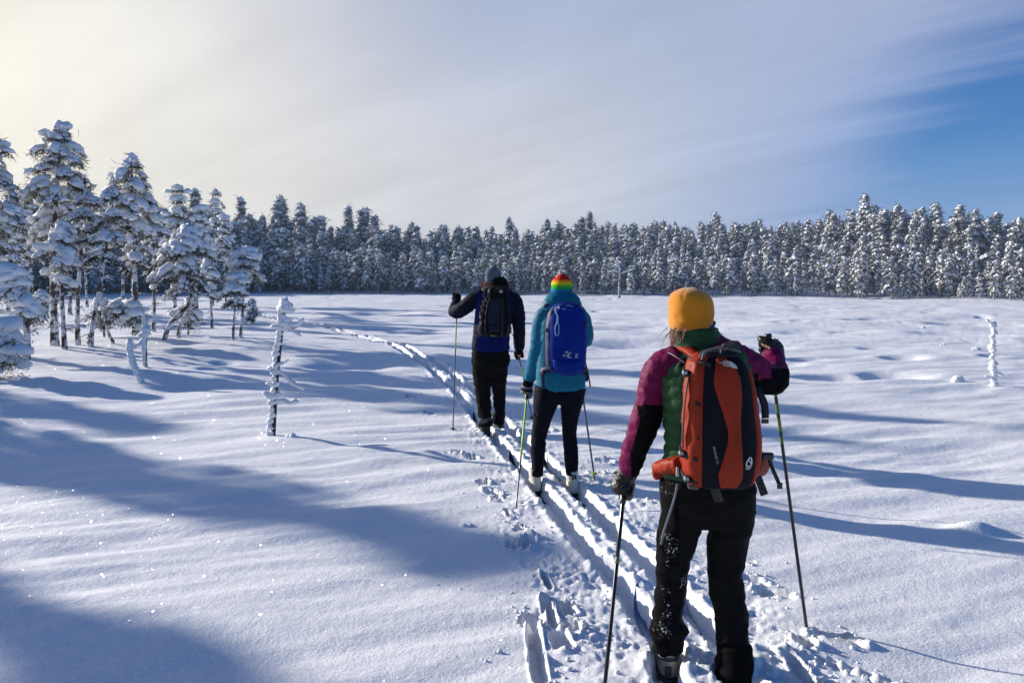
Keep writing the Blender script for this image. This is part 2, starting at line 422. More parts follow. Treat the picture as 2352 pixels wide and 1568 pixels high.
# ------------------------------------------------------------------ snow-laden pines
ICO = {k: ico(k) for k in (1, 2, 3)}
def lump_variants(sub, n, amp, seed):
    V, F = ICO[sub]; out = []
    for i in range(n):
        d = noise3(V * 1.15 + seed * 11.3 + i * 7.1, 1) * amp + (noise3(V * 2.6 + i * 3.3 + seed, 2) * amp * .5 if sub > 1 else 0)
        q = V * (1 + d)[:, None]
        q[:, 2] = np.where(q[:, 2] < 0, q[:, 2] * .55, q[:, 2])
        out.append(q)
    return np.array(out), F
LUMPS = {1: lump_variants(1, 16, .42, 1), 2: lump_variants(2, 16, .42, 2), 3: lump_variants(3, 10, .38, 3)}
class Acc:
    """collects lumps, blades and tubes into one mesh"""
    def __init__(s): s.V = []; s.F = []; s.n = 0
    def add(s, V, F):
        s.V.append(V); s.F.append(F + s.n); s.n += len(V)
    def lump(s, rng, c, r, sub, ax=None, stretch=1.0, flat=.8):
        vs, F = LUMPS[sub]; q = vs[rng.randint(len(vs))] * np.array([r * stretch, r, r * flat])
        a = rng.rand() * 6.283 if ax is None else math.atan2(ax[1], ax[0])
        if ax is not None:                          # tip it along the branch
            t = math.atan2(ax[2], math.hypot(ax[0], ax[1])); ct, st = math.cos(t), math.sin(t)
            q = np.stack([q[:, 0] * ct - q[:, 2] * st, q[:, 1], q[:, 0] * st + q[:, 2] * ct], 1)
        ca, sa = math.cos(a), math.sin(a)
        q = np.stack([q[:, 0] * ca - q[:, 1] * sa, q[:, 0] * sa + q[:, 1] * ca, q[:, 2]], 1)
        s.add(q + np.asarray(c), F)
    def tube(s, pts, rad, k=6, cap=True):
        pts = np.asarray(pts, float); n = len(pts)
        rad = np.broadcast_to(np.asarray(rad, float), (n,))
        T = np.gradient(pts, axis=0); T /= np.linalg.norm(T, axis=1)[:, None] + 1e-9
        up = np.array([0.0, 0, 1]) if abs(T[0, 2]) < .9 else np.array([1.0, 0, 0])
        V = []
        for i in range(n):
            a = np.cross(T[i], up); a /= np.linalg.norm(a) + 1e-9; b = np.cross(a, T[i])
            th = np.arange(k) * 2 * math.pi / k
            V.append(pts[i] + rad[i] * (np.cos(th)[:, None] * a + np.sin(th)[:, None] * b))
        V = np.vstack(V); F = []
        for i in range(n - 1):
            for j in range(k):
                p, q_ = i * k + j, i * k + (j + 1) % k
                F += [[p, q_, q_ + k], [p, q_ + k, p + k]]
        if cap:
            V = np.vstack([V, pts[-1:] + T[-1:] * rad[-1]]); c = len(V) - 1
            F += [[(n - 1) * k + j, (n - 1) * k + (j + 1) % k, c] for j in range(k)]
        s.add(V, np.array(F))
    def blades(s, rng, c, n, length, width, down=.35, spread=None):
        """needle sprays: thin triangles fanning out from c"""
        d = rng.normal(size=(n, 3)); d[:, 2] = d[:, 2] * .7 - down
        d /= np.linalg.norm(d, axis=1)[:, None]
        o = np.asarray(c) + rng.normal(size=(n, 3)) * (spread if spread else length * .35)
        side = np.cross(d, rng.normal(size=(n, 3))); side /= np.linalg.norm(side, axis=1)[:, None] + 1e-9
        L = length * (.6 + .7 * rng.rand(n))[:, None]; W = width * (.6 + .8 * rng.rand(n))[:, None]
        V = np.stack([o - side * W, o + side * W, o + d * L * .6 + side * W * .8, o + d * L], 1).reshape(-1, 3)
        b = np.arange(n)[:, None] * 4
        s.add(V, np.vstack([b + np.array([[0, 1, 2]]), b + np.array([[0, 2, 3]])]))
    def mesh(s, name, mat, smooth=True):
        if not s.V: return None
        return mesh_from(name, np.vstack(s.V), np.vstack(s.F), mat, smooth)

def trunk_path(rng, H, lean=(0, 0), bend=.03, n=9, path=None):
    if path is not None:
        p = np.array(path, float); return catmull(p, 5)
    t = np.linspace(0, 1, n); ph = rng.rand(2) * 6
    return np.stack([lean[0] * H * t + bend * H * np.sin(t * 4 + ph[0]) - bend * H * math.sin(ph[0]),
                     lean[1] * H * t + bend * H * np.sin(t * 3.3 + ph[1]) - bend * H * math.sin(ph[1]), H * t], 1)
def grow(seed, H, r0, crown=(.35, 1.0), width=.24, nb=40, sub=2, lump=.16, lean=(0, 0), bend=.02, path=None, profile='pine', blade=(.16, .012, 14),
         heavy=1.0, stubs=6, plaster=True, droop=1.0, skip=.12, kside=7, whorl=0, inner=.0):
    """one pine: returns (trunk, needles, snow) accumulators"""
    rng = np.random.RandomState(seed)
    T, Nd, S = Acc(), Acc(), Acc()
    tp = trunk_path(rng, H, lean, bend, path=path)
    cum = np.concatenate([[0], np.cumsum(np.linalg.norm(np.diff(tp, axis=0), axis=1))]); cum /= cum[-1]
    at = lambda t: np.array([np.interp(t, cum, tp[:, k]) for k in range(3)])
    rad = lambda t: r0 * (1 - t) ** .8 + .012 * (H / 5)
    base = tp.copy(); base[0, 2] -= .35
    rr = np.array([rad(t) for t in cum]); rr[0] *= 1.35
    T.tube(base, rr, kside)
    def branch(p, a, l, rise, drp, r, fan=True):
        n = max(3, int(l / (lump * 1.05)) + 2)
        s_ = np.linspace(0, 1, n)
        side = rng.normal() * .25
        dirx = np.array([math.cos(a), math.sin(a), 0]); nrm = np.array([-math.sin(a), math.cos(a), 0])
        pts = p + dirx * (l * s_[:, None]) + nrm * (side * l * s_[:, None] ** 2)
        pts[:, 2] += rise * l * s_ - drp * l * s_ ** 2
        T.tube(pts, np.linspace(r, r * .35, n), 4)
        for i in range(1, n):
            if s_[i] < inner:
                if rng.rand() < .5: S.lump(rng, pts[i] + np.array([0, 0, r * .8]), max(r * 1.6, lump * .28), 1, pts[i] - pts[i - 1], 1.9, .7)
                continue
            w = lump * (.55 + .9 * math.sin(min(1, s_[i] * 1.15) * 2.6)) * (.55 + 1.05 * rng.rand() ** 2) * heavy
            sb = sub if w > .085 else 1
            if rng.rand() < skip:                   # a bare stretch where the snow has dropped off
                Nd.blades(rng, pts[i], blade[2] + 4, blade[0] * 1.3, blade[1], .3, lump * .6); continue
            ax = pts[i] - pts[i - 1]
            q = pts[i] + np.array([0, 0, w * .35])
            S.lump(rng, q, w, sb, ax, 1.25 + .4 * rng.rand(), .72)
            Nd.blades(rng, pts[i] - np.array([0, 0, w * .25]), blade[2], blade[0] * (.8 + w / lump * .4), blade[1], .45, w * .62)
            if fan and s_[i] > .3:
                for sg in (-1, 1):
                    if rng.rand() < .62:
                        o = w * (1.0 + .9 * rng.rand())
                        ww = w * (.5 + .4 * rng.rand()); q2 = pts[i] + nrm * sg * o + dirx * (.3 * w) + np.array([0, 0, -.35 * o + ww * .3])
                        S.lump(rng, q2, ww, 1, ax, 1.2, .75)
                        Nd.blades(rng, q2 - np.array([0, 0, ww * .5]), max(3, blade[2] * 2 // 3), blade[0], blade[1], .55, ww * .6)
    for i in range(nb):
        t = crown[0] + (crown[1] - crown[0]) * (((i // whorl) * whorl + whorl * .5 + rng.normal() * .35) / nb if whorl else (i + rng.rand() * .8) / nb)
        t = min(t, .99)
        u = max(0, t - crown[0]) / (crown[1] - crown[0])
        if profile == 'pine':   pr = (1 - u) ** .75 * min(1, .45 + u * 2.6)
        elif profile == 'round': pr = math.sqrt(max(0.02, 1 - (2 * u - .9) ** 2)) * .95
        elif profile == 'umbrella':
            pr = (.42 + .58 * (u / .62) ** .8) if u < .62 else max(.05, ((1 - u) / .38)) ** .55
            if u < .45 and rng.rand() < .42: continue
        elif profile == 'spire': pr = (1 - u) ** .9 * .8 + .05
        else:                    pr = .8 + .2 * rng.rand()
        l = max(.06 * H * .4, width * H * pr * (.45 + .85 * rng.rand() ** 1.3))
        branch(at(min(t, .995)), i * 2.399 + rng.rand() * .9, l, .25 * (1 - .5 * u) * rng.rand() + .35 * u, (.45 + .5 * rng.rand()) * droop, max(.008, rad(t) * .32))
    top = at(1.0)
    for k in range(4):
        S.lump(rng, top + np.array([rng.normal() * lump * .35, rng.normal() * lump * .35, lump * (.15 - .5 * k)]), lump * (.75 + .18 * k) * heavy, sub, None, 1.1, 1.15)
        Nd.blades(rng, top + np.array([0, 0, -lump * .5 * k]), blade[2], blade[0] * 1.1, blade[1], -.1 + .2 * k, lump * .5)
    for i in range(stubs):                          # dead lower branches
        t = .08 + (crown[0] - .05) * rng.rand(); a = rng.rand() * 6.283; l = H * (.03 + .10 * rng.rand())
        p = at(t); e = p + np.array([math.cos(a) * l, math.sin(a) * l, l * (rng.rand() - .55)])
        m = (p + e) / 2 + np.array([0, 0, .12 * l])
        T.tube([p, m, e], [.02 * H / 5, .014 * H / 5, .006], 4)
        if rng.rand() < .8: S.lump(rng, m + np.array([0, 0, lump * .18]), lump * .35, 1, e - p, 2.0, .6)
    if plaster:                                     # snow blown on to the trunk
        for i in range(int(H * 7)):
            t = rng.rand() * .95; p = at(t); a = rng.normal() * .9 + 2.2
            rd = rad(t)
            S.lump(rng, p + np.array([math.cos(a), math.sin(a), 0]) * rd * .75, rd * (.55 + .5 * rng.rand()), 1, None, 1, 1.5)
    return T, Nd, S
def put_tree(name, accs, loc, label, group, rotz=0, scale=1.0, ndl=None):
    T, Nd, S = accs
    o = link(name, T.mesh('trunk', BARK)); o.location = loc; o.rotation_euler = (0, 0, rotz); o.scale = (scale,) * 3
    tag(o, label, 'tree', group)
    if Nd.V: link('crown', Nd.mesh('crown', ndl or NEEDLE, False), o)['kind'] = 'stuff'      # needles: nobody could count them
    if S.V: link('snow_load', S.mesh('snow_load', SNOW), o)['kind'] = 'stuff'
    return o
def copy_tree(src, loc, rotz, scale, label, group=None):
    o = src.copy(); C.objects.link(o); o.location = loc; o.rotation_euler = (0, 0, rotz); o.scale = scale
    o['label'] = label
    if group: o['group'] = group
    for ch in list(src.children):
        c = ch.copy(); C.objects.link(c); c.parent = o
    return o
def on_ground(px, py, sink=0.0):
    """where the snow's surface is seen at (px, py)"""
    g = G(px, py)
    for _ in range(6):
        z = gz(g.x, g.y); g = G(px, py, z)
    return Vector((g.x, g.y, z - sink))
# ------------------------------------------------------------------ the forest round the bog
def forest():
    rng = np.random.RandomState(21)
    protos = []
    B = (.34, .042, 12)
    spec = [('pine', .18, .22, 46, .15, 'broad snow-laden pine'), ('pine', .16, .16, 46, .135, 'slender snow-laden pine'), ('round', .30, .19, 34, .16, 'round-topped snow-laden pine'),
            ('spire', .10, .16, 52, .125, 'narrow snowy spire'), ('pine', .24, .25, 40, .16, 'spreading snow-laden pine'), ('spire', .05, .19, 58, .13, 'dense snowy spire'),
            ('pine', .40, .20, 32, .15, 'high-crowned snow-laden pine'), ('round', .08, .20, 30, .15, 'small round snow-covered pine')]
    for i, (prof, c0, w, nb, lp, nm) in enumerate(spec):
        accs = grow(300 + i, 7.0, .085, (c0, 1.0), w, nb, 1, lp, bend=.012, profile=prof, blade=B, stubs=7, plaster=False, heavy=.95, kside=5, droop=1.25)
        T, Nd, S = accs
        protos.append((accs, nm, prof))
    # candidates: denser and taller with depth behind the edge
    cand = []
    for k in range(9000):
        a = rng.uniform(-50, 46); ar = R(a)
        e0 = float(edge_dist(math.sin(ar) * 50, math.cos(ar) * 50)); dep = 85 * rng.rand() ** 1.25
        r = e0 + dep + rng.normal() * 1.2
        cand.append((a, r, dep))
    cand.sort(key=lambda c: c[1])
    kept = []; cell = {}
    for a, r, dep in cand:
        x, y = math.sin(R(a)) * r, math.cos(R(a)) * r
        sp = 1.2 + .012 * dep if dep < 10 else 1.9 + .012 * dep
        key = (int(x // 3), int(y // 3)); ok = True
        for i in (-1, 0, 1):
            for j in (-1, 0, 1):
                for (qx, qy) in cell.get((key[0] + i, key[1] + j), []):
                    if (qx - x) ** 2 + (qy - y) ** 2 < sp * sp: ok = False; break
                if not ok: break
            if not ok: break
        if not ok: continue
        cell.setdefault(key, []).append((x, y)); kept.append((a, r, dep, x, y))
    z = ground_h(np.array([k[3] for k in kept]), np.array([k[4] for k in kept]))
    trees = []
    for (a, r, dep, x, y), zz in zip(kept, z):
        # heights by bearing: tall on the left and on the knoll at the right, low bog pines in front
        big = np.interp(a, [-50, -30, -22, -16, -8, 0, 8, 16, 22, 26.5, 31, 36, 46], [11.5, 12.0, 12.2, 11.2, 9.4, 8.0, 7.0, 7.0, 7.0, 8.4, 7.2, 7.0, 7.0])
        front = np.interp(a, [-50, -20, -10, 0, 10, 46], [6.0, 6.8, 5.2, 4.2, 4.0, 3.6])
        h = front + (big - front) * float(sstep(np.array(dep), 2, 34))
        h *= .58 + .54 * rng.rand() if dep > 4 else .28 + .85 * rng.rand() ** .9
        if rng.rand() < .11 and dep > 12: h *= 1.26
        if dep < 14: k = rng.choice([0, 1, 2, 4, 6, 7, 6], p=[.15, .2, .17, .13, .15, .1, .1])
        else: k = rng.choice([0, 1, 3, 5, 4, 2], p=[.22, .24, .22, .12, .12, .08])
        trees.append((x, y, zz, h, k, rng.rand() * 6.283, a, dep, r, .85 + .35 * rng.rand()))
    inview = [t for t in trees if abs(t[6]) < 36]
    inview.sort(key=lambda t: -(t[3] / t[8]) + .02 * sstep(np.array(t[7]), 0, 25))
    single = inview[:295]; sset = set(id(t) for t in single)
    rest = [t for t in trees if id(t) not in sset]
    first = {}
    WHERE = [(-31, 'beyond the left-edge pine'), (-28, 'behind the tallest pine'), (-25, 'behind the two near pines'), (-22, 'behind the pyramid-topped near pine'), (-19, 'behind the forked near pine'),
             (-16, 'behind the white-capped pine'), (-13, 'behind the snowy sapling'), (-10, 'in the blue shade left of the track'), (-7, 'above the winding track'), (-4, 'just left of the leading skier'),
             (-1, 'behind the grey beanie'), (2, 'between the two leading skiers'), (4.5, 'behind the rainbow beanie'), (7.5, 'right of the rainbow beanie'), (10.5, 'left of the mustard beanie'),
             (13.5, 'behind the mustard beanie'), (16.5, 'right of the mustard beanie'), (19.5, 'above the raised glove'), (22.5, 'right of the raised glove'), (25.5, 'left of the wooded knoll'),
             (28.5, 'under the knoll\'s tip'), (31.5, 'above the snow-beaded stick'), (99, 'at the right end of the woods')]
    def label(t):
        a, dep = t[6], t[7]
        where = next(w for lim, w in WHERE if a < lim)
        row = 'in the front row' if dep < 3 else 'in the second row' if dep < 9 else 'deep in the woods' if dep < 28 else 'topping the skyline'
        size = '' if 4.2 < t[3] < 8.5 else 'low ' if t[3] <= 4.2 else 'tall '
        return f'{size}{protos[t[4]][1]} {row}, {where}', 'round the far side of the bog'
    names = {}
    for t in single: names.setdefault(label(t)[0], []).append(t)
    ORD = ['leftmost', 'second', 'third', 'fourth', 'fifth', 'sixth', 'seventh', 'eighth']
    final = {}
    for lb, ts in names.items():
        ts.sort(key=lambda q: q[6])
        for i, q in enumerate(ts):
            final[id(q)] = lb if len(ts) == 1 else (('left-hand ', 'right-hand ')[i] + lb if len(ts) == 2 else (ORD[i] + ' ' if i == 0 else 'rightmost ' if i == len(ts) - 1 else ORD[i] + ' from left, ') + lb)
    for t in single:
        lb, where = final[id(t)], label(t)[1]
        if len(lb.split()) > 16: lb = lb.replace('in the front row', 'in front').replace('in the second row', 'second row').replace('snow-laden ', 'snowy ').replace('deep in the woods', 'deep inside')
        s = t[3] / 7.0; scl = (s * t[9], s * t[9], s)
        if t[4] not in first:
            o = put_tree('pine_tree', protos[t[4]][0], (t[0], t[1], t[2]), lb, 'pines ' + where, t[5], ndl=HOAR)
            o.scale = scl; first[t[4]] = o
        else:
            o = copy_tree(first[t[4]], (t[0], t[1], t[2]), t[5], scl, lb, 'pines ' + where)
            o.rotation_euler = (rng.normal() * .035, rng.normal() * .035, t[5])
    # the mass behind them
    lite = []
    for i, (prof, c0, w, nb, lp, nm) in enumerate(spec):
        T, Nd, S = grow(400 + i, 7.0, .085, (c0, 1.0), w, max(12, nb // 2), 1, lp * 1.25, bend=.012, profile=prof, blade=(.5, .08, 5), stubs=0, plaster=False, heavy=.95, kside=4, droop=1.25)
        Vs = [np.vstack(q.V) for q in (T, Nd, S)]; Fs = [np.vstack(q.F) for q in (T, Nd, S)]
        V = np.vstack(Vs); F = np.vstack([Fs[0], Fs[1] + len(Vs[0]), Fs[2] + len(Vs[0]) + len(Vs[1])])
        mi = np.concatenate([np.full(len(f), j) for j, f in enumerate(Fs)])
        me = mesh_from('forest_tree', V, F, [BARK, HOAR, SNOW], True, mi); lite.append(me)
    print('forest', len(trees), 'single', len(single), 'rest', len(rest), 'proto faces', [len(m.polygons) for m in lite])
    return lite, rest
LITE, REST = forest()
def far_wood():
    """the rest of the forest as one mass: points carrying one of eight trees each"""
    hold = []
    me = bpy.data.meshes.new('far_wood')
    me.from_pydata([(t[0], t[1], t[2]) for t in REST], [], [])
    for nm, typ, vals in (('rot', 'FLOAT', [t[5] for t in REST]), ('sxy', 'FLOAT', [t[3] / 7 * t[9] for t in REST]), ('sz', 'FLOAT', [t[3] / 7 for t in REST]), ('kind', 'INT', [int(t[4]) for t in REST])):
        at = me.attributes.new(nm, typ, 'POINT'); at.data.foreach_set('value', vals)
    o = link('far_wood', me); o['kind'] = 'stuff'; o['label'] = 'dense snow-laden forest standing behind the first pines'
    ng = bpy.data.node_groups.new('far_wood', 'GeometryNodeTree')
    ng.interface.new_socket('Geometry', in_out='INPUT', socket_type='NodeSocketGeometry'); ng.interface.new_socket('Geometry', in_out='OUTPUT', socket_type='NodeSocketGeometry')
    N, L = ng.nodes, ng.links
    gi, go = N.new('NodeGroupInput'), N.new('NodeGroupOutput')
    def attr(nm, typ):
        a = N.new('GeometryNodeInputNamedAttribute'); a.data_type = typ; a.inputs['Name'].default_value = nm; return a.outputs[0]
    rot = N.new('ShaderNodeCombineXYZ'); L.new(attr('rot', 'FLOAT'), rot.inputs[2])
    scl = N.new('ShaderNodeCombineXYZ'); s1 = attr('sxy', 'FLOAT'); L.new(s1, scl.inputs[0]); L.new(s1, scl.inputs[1]); L.new(attr('sz', 'FLOAT'), scl.inputs[2])
    kind = attr('kind', 'INT'); join = N.new('GeometryNodeJoinGeometry')
    tool = bpy.data.collections.new('wood_kinds')            # not linked to the scene: only the nodes read it
    for i, m in enumerate(LITE):
        b = bpy.data.objects.new('wood_tree', m); tool.objects.link(b)
        oi = N.new('GeometryNodeObjectInfo'); oi.inputs['Object'].default_value = b
        eq = N.new('FunctionNodeCompare'); eq.data_type = 'INT'; eq.operation = 'EQUAL'; L.new(kind, eq.inputs['A'] if False else eq.inputs[2]); eq.inputs[3].default_value = i
        ip = N.new('GeometryNodeInstanceOnPoints'); L.new(gi.outputs[0], ip.inputs['Points']); L.new(eq.outputs[0], ip.inputs['Selection'])
        L.new(oi.outputs['Geometry'], ip.inputs['Instance']); L.new(rot.outputs[0], ip.inputs['Rotation']); L.new(scl.outputs[0], ip.inputs['Scale'])
        L.new(ip.outputs[0], join.inputs[0])
    L.new(join.outputs[0], go.inputs[0])
    md = o.modifiers.new('wood', 'NODES'); md.node_group = ng
far_wood()
# ------------------------------------------------------------------ the near pines on the left
GROVE = 'snow-laden pines in the grove on the left'
def near_pine(seed, base, top, c0, hw, nb, lump, prof, label, r0=.075, name='pine_tree', heavy=1.0, stubs=8, blade=(.115, .008, 26), sub=2, mid=None, group=GROVE, plaster=True, droop=1.0, whorl=4, inner=.46):
    b = on_ground(*base); t = P(top[0], top[1], b.y) - b
    H = t.z; px = b.y / FPX
    path = [(0, 0, 0)]
    if mid:
        for q in mid: w = P(q[0], q[1], b.y) - b; path.append((w.x, (q[2] if len(q) > 2 else 0), w.z))
        path.append((t.x, 0, t.z))
    accs = grow(seed, H, r0 * .8, (min(.72, c0 + .08), 1.0), hw * .90 * px / H, int(nb * .80), sub, lump * .60, (t.x / H, 0), .012, path if mid else None, prof, blade, heavy, stubs, plaster, droop, .10, whorl=whorl, inner=inner)
    return put_tree(name, accs, b, label, group)
near_pine(1, (125, 792), (137, 292), .36, 72, 58, .15, 'umbrella', 'tallest near pine with a wide snow-laden crown, leftmost but one', r0=.095, heavy=1.02)
near_pine(2, (148, 803), (142, 520), .42, 34, 22, .17, 'umbrella', 'short pine capped by a round snow hood, in front of the tallest near pine', r0=.065, heavy=1.1)
near_pine(3, (178, 787), (192, 440), .46, 38, 26, .13, 'umbrella', 'thin straight pine just right of the snow-hooded short pine', r0=.06)
near_pine(4, (203, 797), (262, 432), .44, 62, 20, .12, 'round', 'slim pine leaning to the right with long snowy upper limbs', r0=.06, heavy=.9, stubs=14)
near_pine(5, (310, 771), (308, 358), .30, 66, 62, .15, 'umbrella', 'dark-trunked near pine with a pyramid of snow at its top', r0=.095, heavy=1.12)
near_pine(6, (375, 790), (432, 520), .50, 74, 30, .15, 'round', 'crooked pine bent to the right above the snow', r0=.07, mid=[(392, 742), (438, 690), (425, 640), (408, 590)], stubs=10)
near_pine(7, (352, 762), (352, 470), .40, 50, 28, .15, 'umbrella', 'straight dark-stemmed pine just behind the crooked one', r0=.065)
near_pine(8, (262, 788), (314, 742), .34, 26, 22, .13, 'flat', 'small bent pine bowed into a snow-covered arch', r0=.05, mid=[(247, 758), (252, 722), (276, 702), (300, 706)], heavy=1.15, stubs=2, name='bent_pine')
near_pine(9, (551, 778), (566, 572), .36, 44, 26, .16, 'umbrella', 'pine under a heavy white snow cap at the right end of the grove', r0=.05, heavy=1.2)
near_pine(10, (535, 780), (538, 640), .45, 28, 12, .13, 'round', 'thin stem standing close beside the white-capped pine', r0=.04)
near_pine(11, (487, 754), (480, 600), .38, 42, 22, .14, 'umbrella', 'low pine with a dark forked stem left of the white-capped pine', r0=.055)
near_pine(12, (408, 776), (398, 560), .50, 52, 20, .14, 'round', 'tilted pine crossing the crooked one', r0=.06, mid=[(418, 735), (448, 688), (420, 640)])
near_pine(13, (60, 826), (-46, 628), .28, 26, 34, .17, 'flat', 'nearest bowed pine drooping with thick snow at the left edge', r0=.09, mid=[(62, 770), (52, 700), (20, 640)], heavy=1.25, name='bent_pine', stubs=2, whorl=0, inner=0)
near_pine(14, (-14, 868), (-4, 748), .15, 24, 20, .15, 'round', 'low snow-buried bush pine cut off by the left edge', r0=.06, heavy=1.3, name='bent_pine', stubs=0, whorl=0, inner=0)
near_pine(15, (-34, 812), (-30, 300), .35, 78, 52, .16, 'umbrella', 'tall pine cut off by the left edge of the picture', r0=.1)
near_pine(16, (578, 744), (580, 690), .1, 16, 10, .12, 'round', 'knee-high snow-caked sapling right of the white-capped pine', r0=.025, stubs=0, whorl=0, inner=0)
near_pine(17, (240, 775), (236, 690), .25, 30, 12, .14, 'round', 'waist-high snow-caked pine between the leaning and the dark-trunked pines', r0=.035, stubs=0, whorl=0, inner=0)
near_pine(18, (432, 770), (436, 690), .2, 28, 12, .16, 'round', 'low snow-plastered shrub pine under the crooked pine', r0=.03, stubs=0, whorl=0, inner=0)
near_pine(19, (98, 742), (92, 668), .2, 34, 12, .16, 'round', 'low snow-plastered pine in the gap left of the tallest near pine', r0=.03, stubs=0, whorl=0, inner=0)
def grove_behind():
    """pines of the grove that stand farther back, each its own size"""
    rng = np.random.RandomState(77)
    rows = [(20, 735, 455, 44, 'pine at the far left behind the bowed edge pine'), (72, 728, 468, 40, 'pine seen in the gap left of the tallest pine'), (160, 722, 430, 42, 'pine showing its tip right behind the hooded pine'),
            (232, 730, 470, 38, 'mid-height pine behind the leaning stem'), (280, 720, 445, 40, 'pine half hidden left of the pyramid-topped pine'), (402, 715, 428, 42, 'pointed pine standing up right of the pyramid-topped pine'),
            (352, 708, 470, 38, 'pine half hidden right of the pyramid-topped pine'), (452, 716, 480, 40, 'bushy pine behind the crooked pines'), (488, 700, 438, 40, 'tall twin-tipped pine behind the low forked one'),
            (520, 705, 498, 36, 'bushy mid-distance pine left of the white-capped pine'), (-30, 715, 440, 50, 'pine partly cut off by the left edge, farther back'), (120, 705, 480, 40, 'pine behind the trunk of the tallest pine'),
            (310, 700, 476, 40, 'farther pine straight behind the pyramid-topped pine'), (200, 702, 455, 38, 'farther pine between the thin and the leaning stems')]
    for i, (px, py, ty, hw, lb) in enumerate(rows):
        near_pine(120 + i, (px, py), (px + rng.randint(-6, 7), ty), .28 + .2 * rng.rand(), hw, 34, .23, ['umbrella', 'pine', 'umbrella', 'spire'][i % 4], 'snowy ' + lb, r0=.09, heavy=1.0, sub=1, blade=(.18, .014, 16), stubs=6, plaster=False, inner=.2)
grove_behind()
# pines left of the picture whose shade reaches across the snow in front
for i, (x, y, H, w, lb) in enumerate([(-14.1, 12.4, 4.6, .17, 'nearest'), (-15.0, 10.6, 4.6, .28, 'squat'), (-18.2, 16.2, 4.6, .13, 'slender'), (-22.5, 12.0, 5.0, .17, 'farthest')]):
    put_tree('pine_tree', grow(160 + i, H, .08, (.3, 1), w, 26, 1, .17, skip=.3, profile=['round', 'pine'][i % 2], blade=(.26, .02, 10), stubs=4, plaster=False),
             (x, y, gz(x, y)), lb + ' snow-laden pine standing just outside the left edge of the picture', 'pines just left of the picture')

def _dark_bark():
    m, nt, b = new_mat('dark_bark'); n = noise_node(nt, 30, 4, .6)
    r = ramp(nt, n.outputs[0], [(.35, (.016, .013, .012)), (.65, (.05, .04, .035))]); nt.links.new(r.outputs[0], b.inputs['Base Color']); b.inputs['Roughness'].default_value = .9; return m
DARKBARK = _dark_bark()
# ------------------------------------------------------------------ dead saplings plastered with snow
def sapling():
    b = on_ground(627, 999); Y = b.y; px = Y / FPX
    W = lambda x, y, d=0.0: np.array(P(x, y, Y + d) - b)
    T = Acc(); pts = catmull([W(627, 1010), W(631, 940), W(636, 870), W(643, 800), W(650, 745), W(655, 700)], 5)
    T.tube(pts, np.linspace(.027, .014, len(pts)), 7)
    o = link('dead_sapling', T.mesh('stem', DARKBARK)); o.location = b
    tag(o, 'snow-plastered dead sapling with a triangular snow cap, left of the track', 'tree')
    rng = np.random.RandomState(3)
    def limb(p, rad, snow, r0, nblade=0, fl=.8):
        A = Acc(); pp = catmull(p, 4); A.tube(pp, np.linspace(rad, rad * .4, len(pp)), 5)
        br = link('branch', A.mesh('branch', DARKBARK), o)
        if snow:
            S = Acc()
            sp = catmull(p, 7)
            for k in range(len(sp)):
                q = sp[k]; ax = sp[min(k + 1, len(sp) - 1)] - sp[max(k - 1, 0)]
                S.lump(rng, q + np.array([0, 0, r0 * .45]), r0 * .8 * (.8 + .35 * rng.rand()), 2, ax, 1.4, fl)
            if nblade:
                for k in range(0, len(sp), 4): S.blades(rng, sp[k], 4, .05, .003, .4)
            link('snow_load', S.mesh('snow_load', SNOW), br)['kind'] = 'stuff'
    limb([W(640, 856), W(656, 868), W(672, 884), W(692, 894)], .010, 1, .042, 1)
    limb([W(633, 928), W(650, 926), W(666, 929), W(680, 927)], .007, 1, .040, 0, 1.0)
    limb([W(634, 915), W(622, 916), W(614, 912)], .007, 1, .055, 0, 1.1)
    limb([W(652, 752), W(664, 750), W(678, 752), W(690, 744)], .009, 1, .050, 1)
    limb([W(672, 752), W(682, 752), W(693, 738)], .006, 0, .02)
    limb([W(651, 762), W(640, 757), W(632, 756)], .008, 1, .055)
    limb([W(664, 757), W(676, 765), W(684, 770)], .006, 1, .036)
    limb([W(643, 838), W(652, 834), W(660, 830)], .006, 1, .022)
    limb([W(637, 900), W(646, 898)], .005, 1, .018)
    limb([W(634, 885), W(624, 884), W(618, 884)], .006, 1, .034)
    limb([W(640, 842), W(630, 846), W(622, 850)], .006, 1, .042)
    S = Acc()
    for t in np.linspace(.03, .93, 46):
        i = t * (len(pts) - 1); q = pts[int(i)]
        S.lump(rng, q + np.array([-.026 + .010 * rng.normal(), -.008, 0]), .026 + .018 * rng.rand(), 2, None, .9, 1.25)
    link('snow_plaster', S.mesh('snow_plaster', SNOW), o)['kind'] = 'stuff'
    S = Acc()
    for dx, dy, r in [(655, 708, .085), (650, 712, .062), (664, 711, .070), (655, 700, .078), (653, 694, .058), (670, 714, .045)]:
        S.lump(rng, W(dx, dy), r * .86, 3, None, 1.0, 1.0)
    for dx, dy, r in [(655, 742, .085), (660, 735, .06), (651, 730, .055), (657, 750, .075)]:
        S.lump(rng, W(dx, dy), r * .72, 2, None, 1.0, 1.0)
    link('snow_cap', S.mesh('snow_cap', SNOW), o)['kind'] = 'stuff'
sapling()
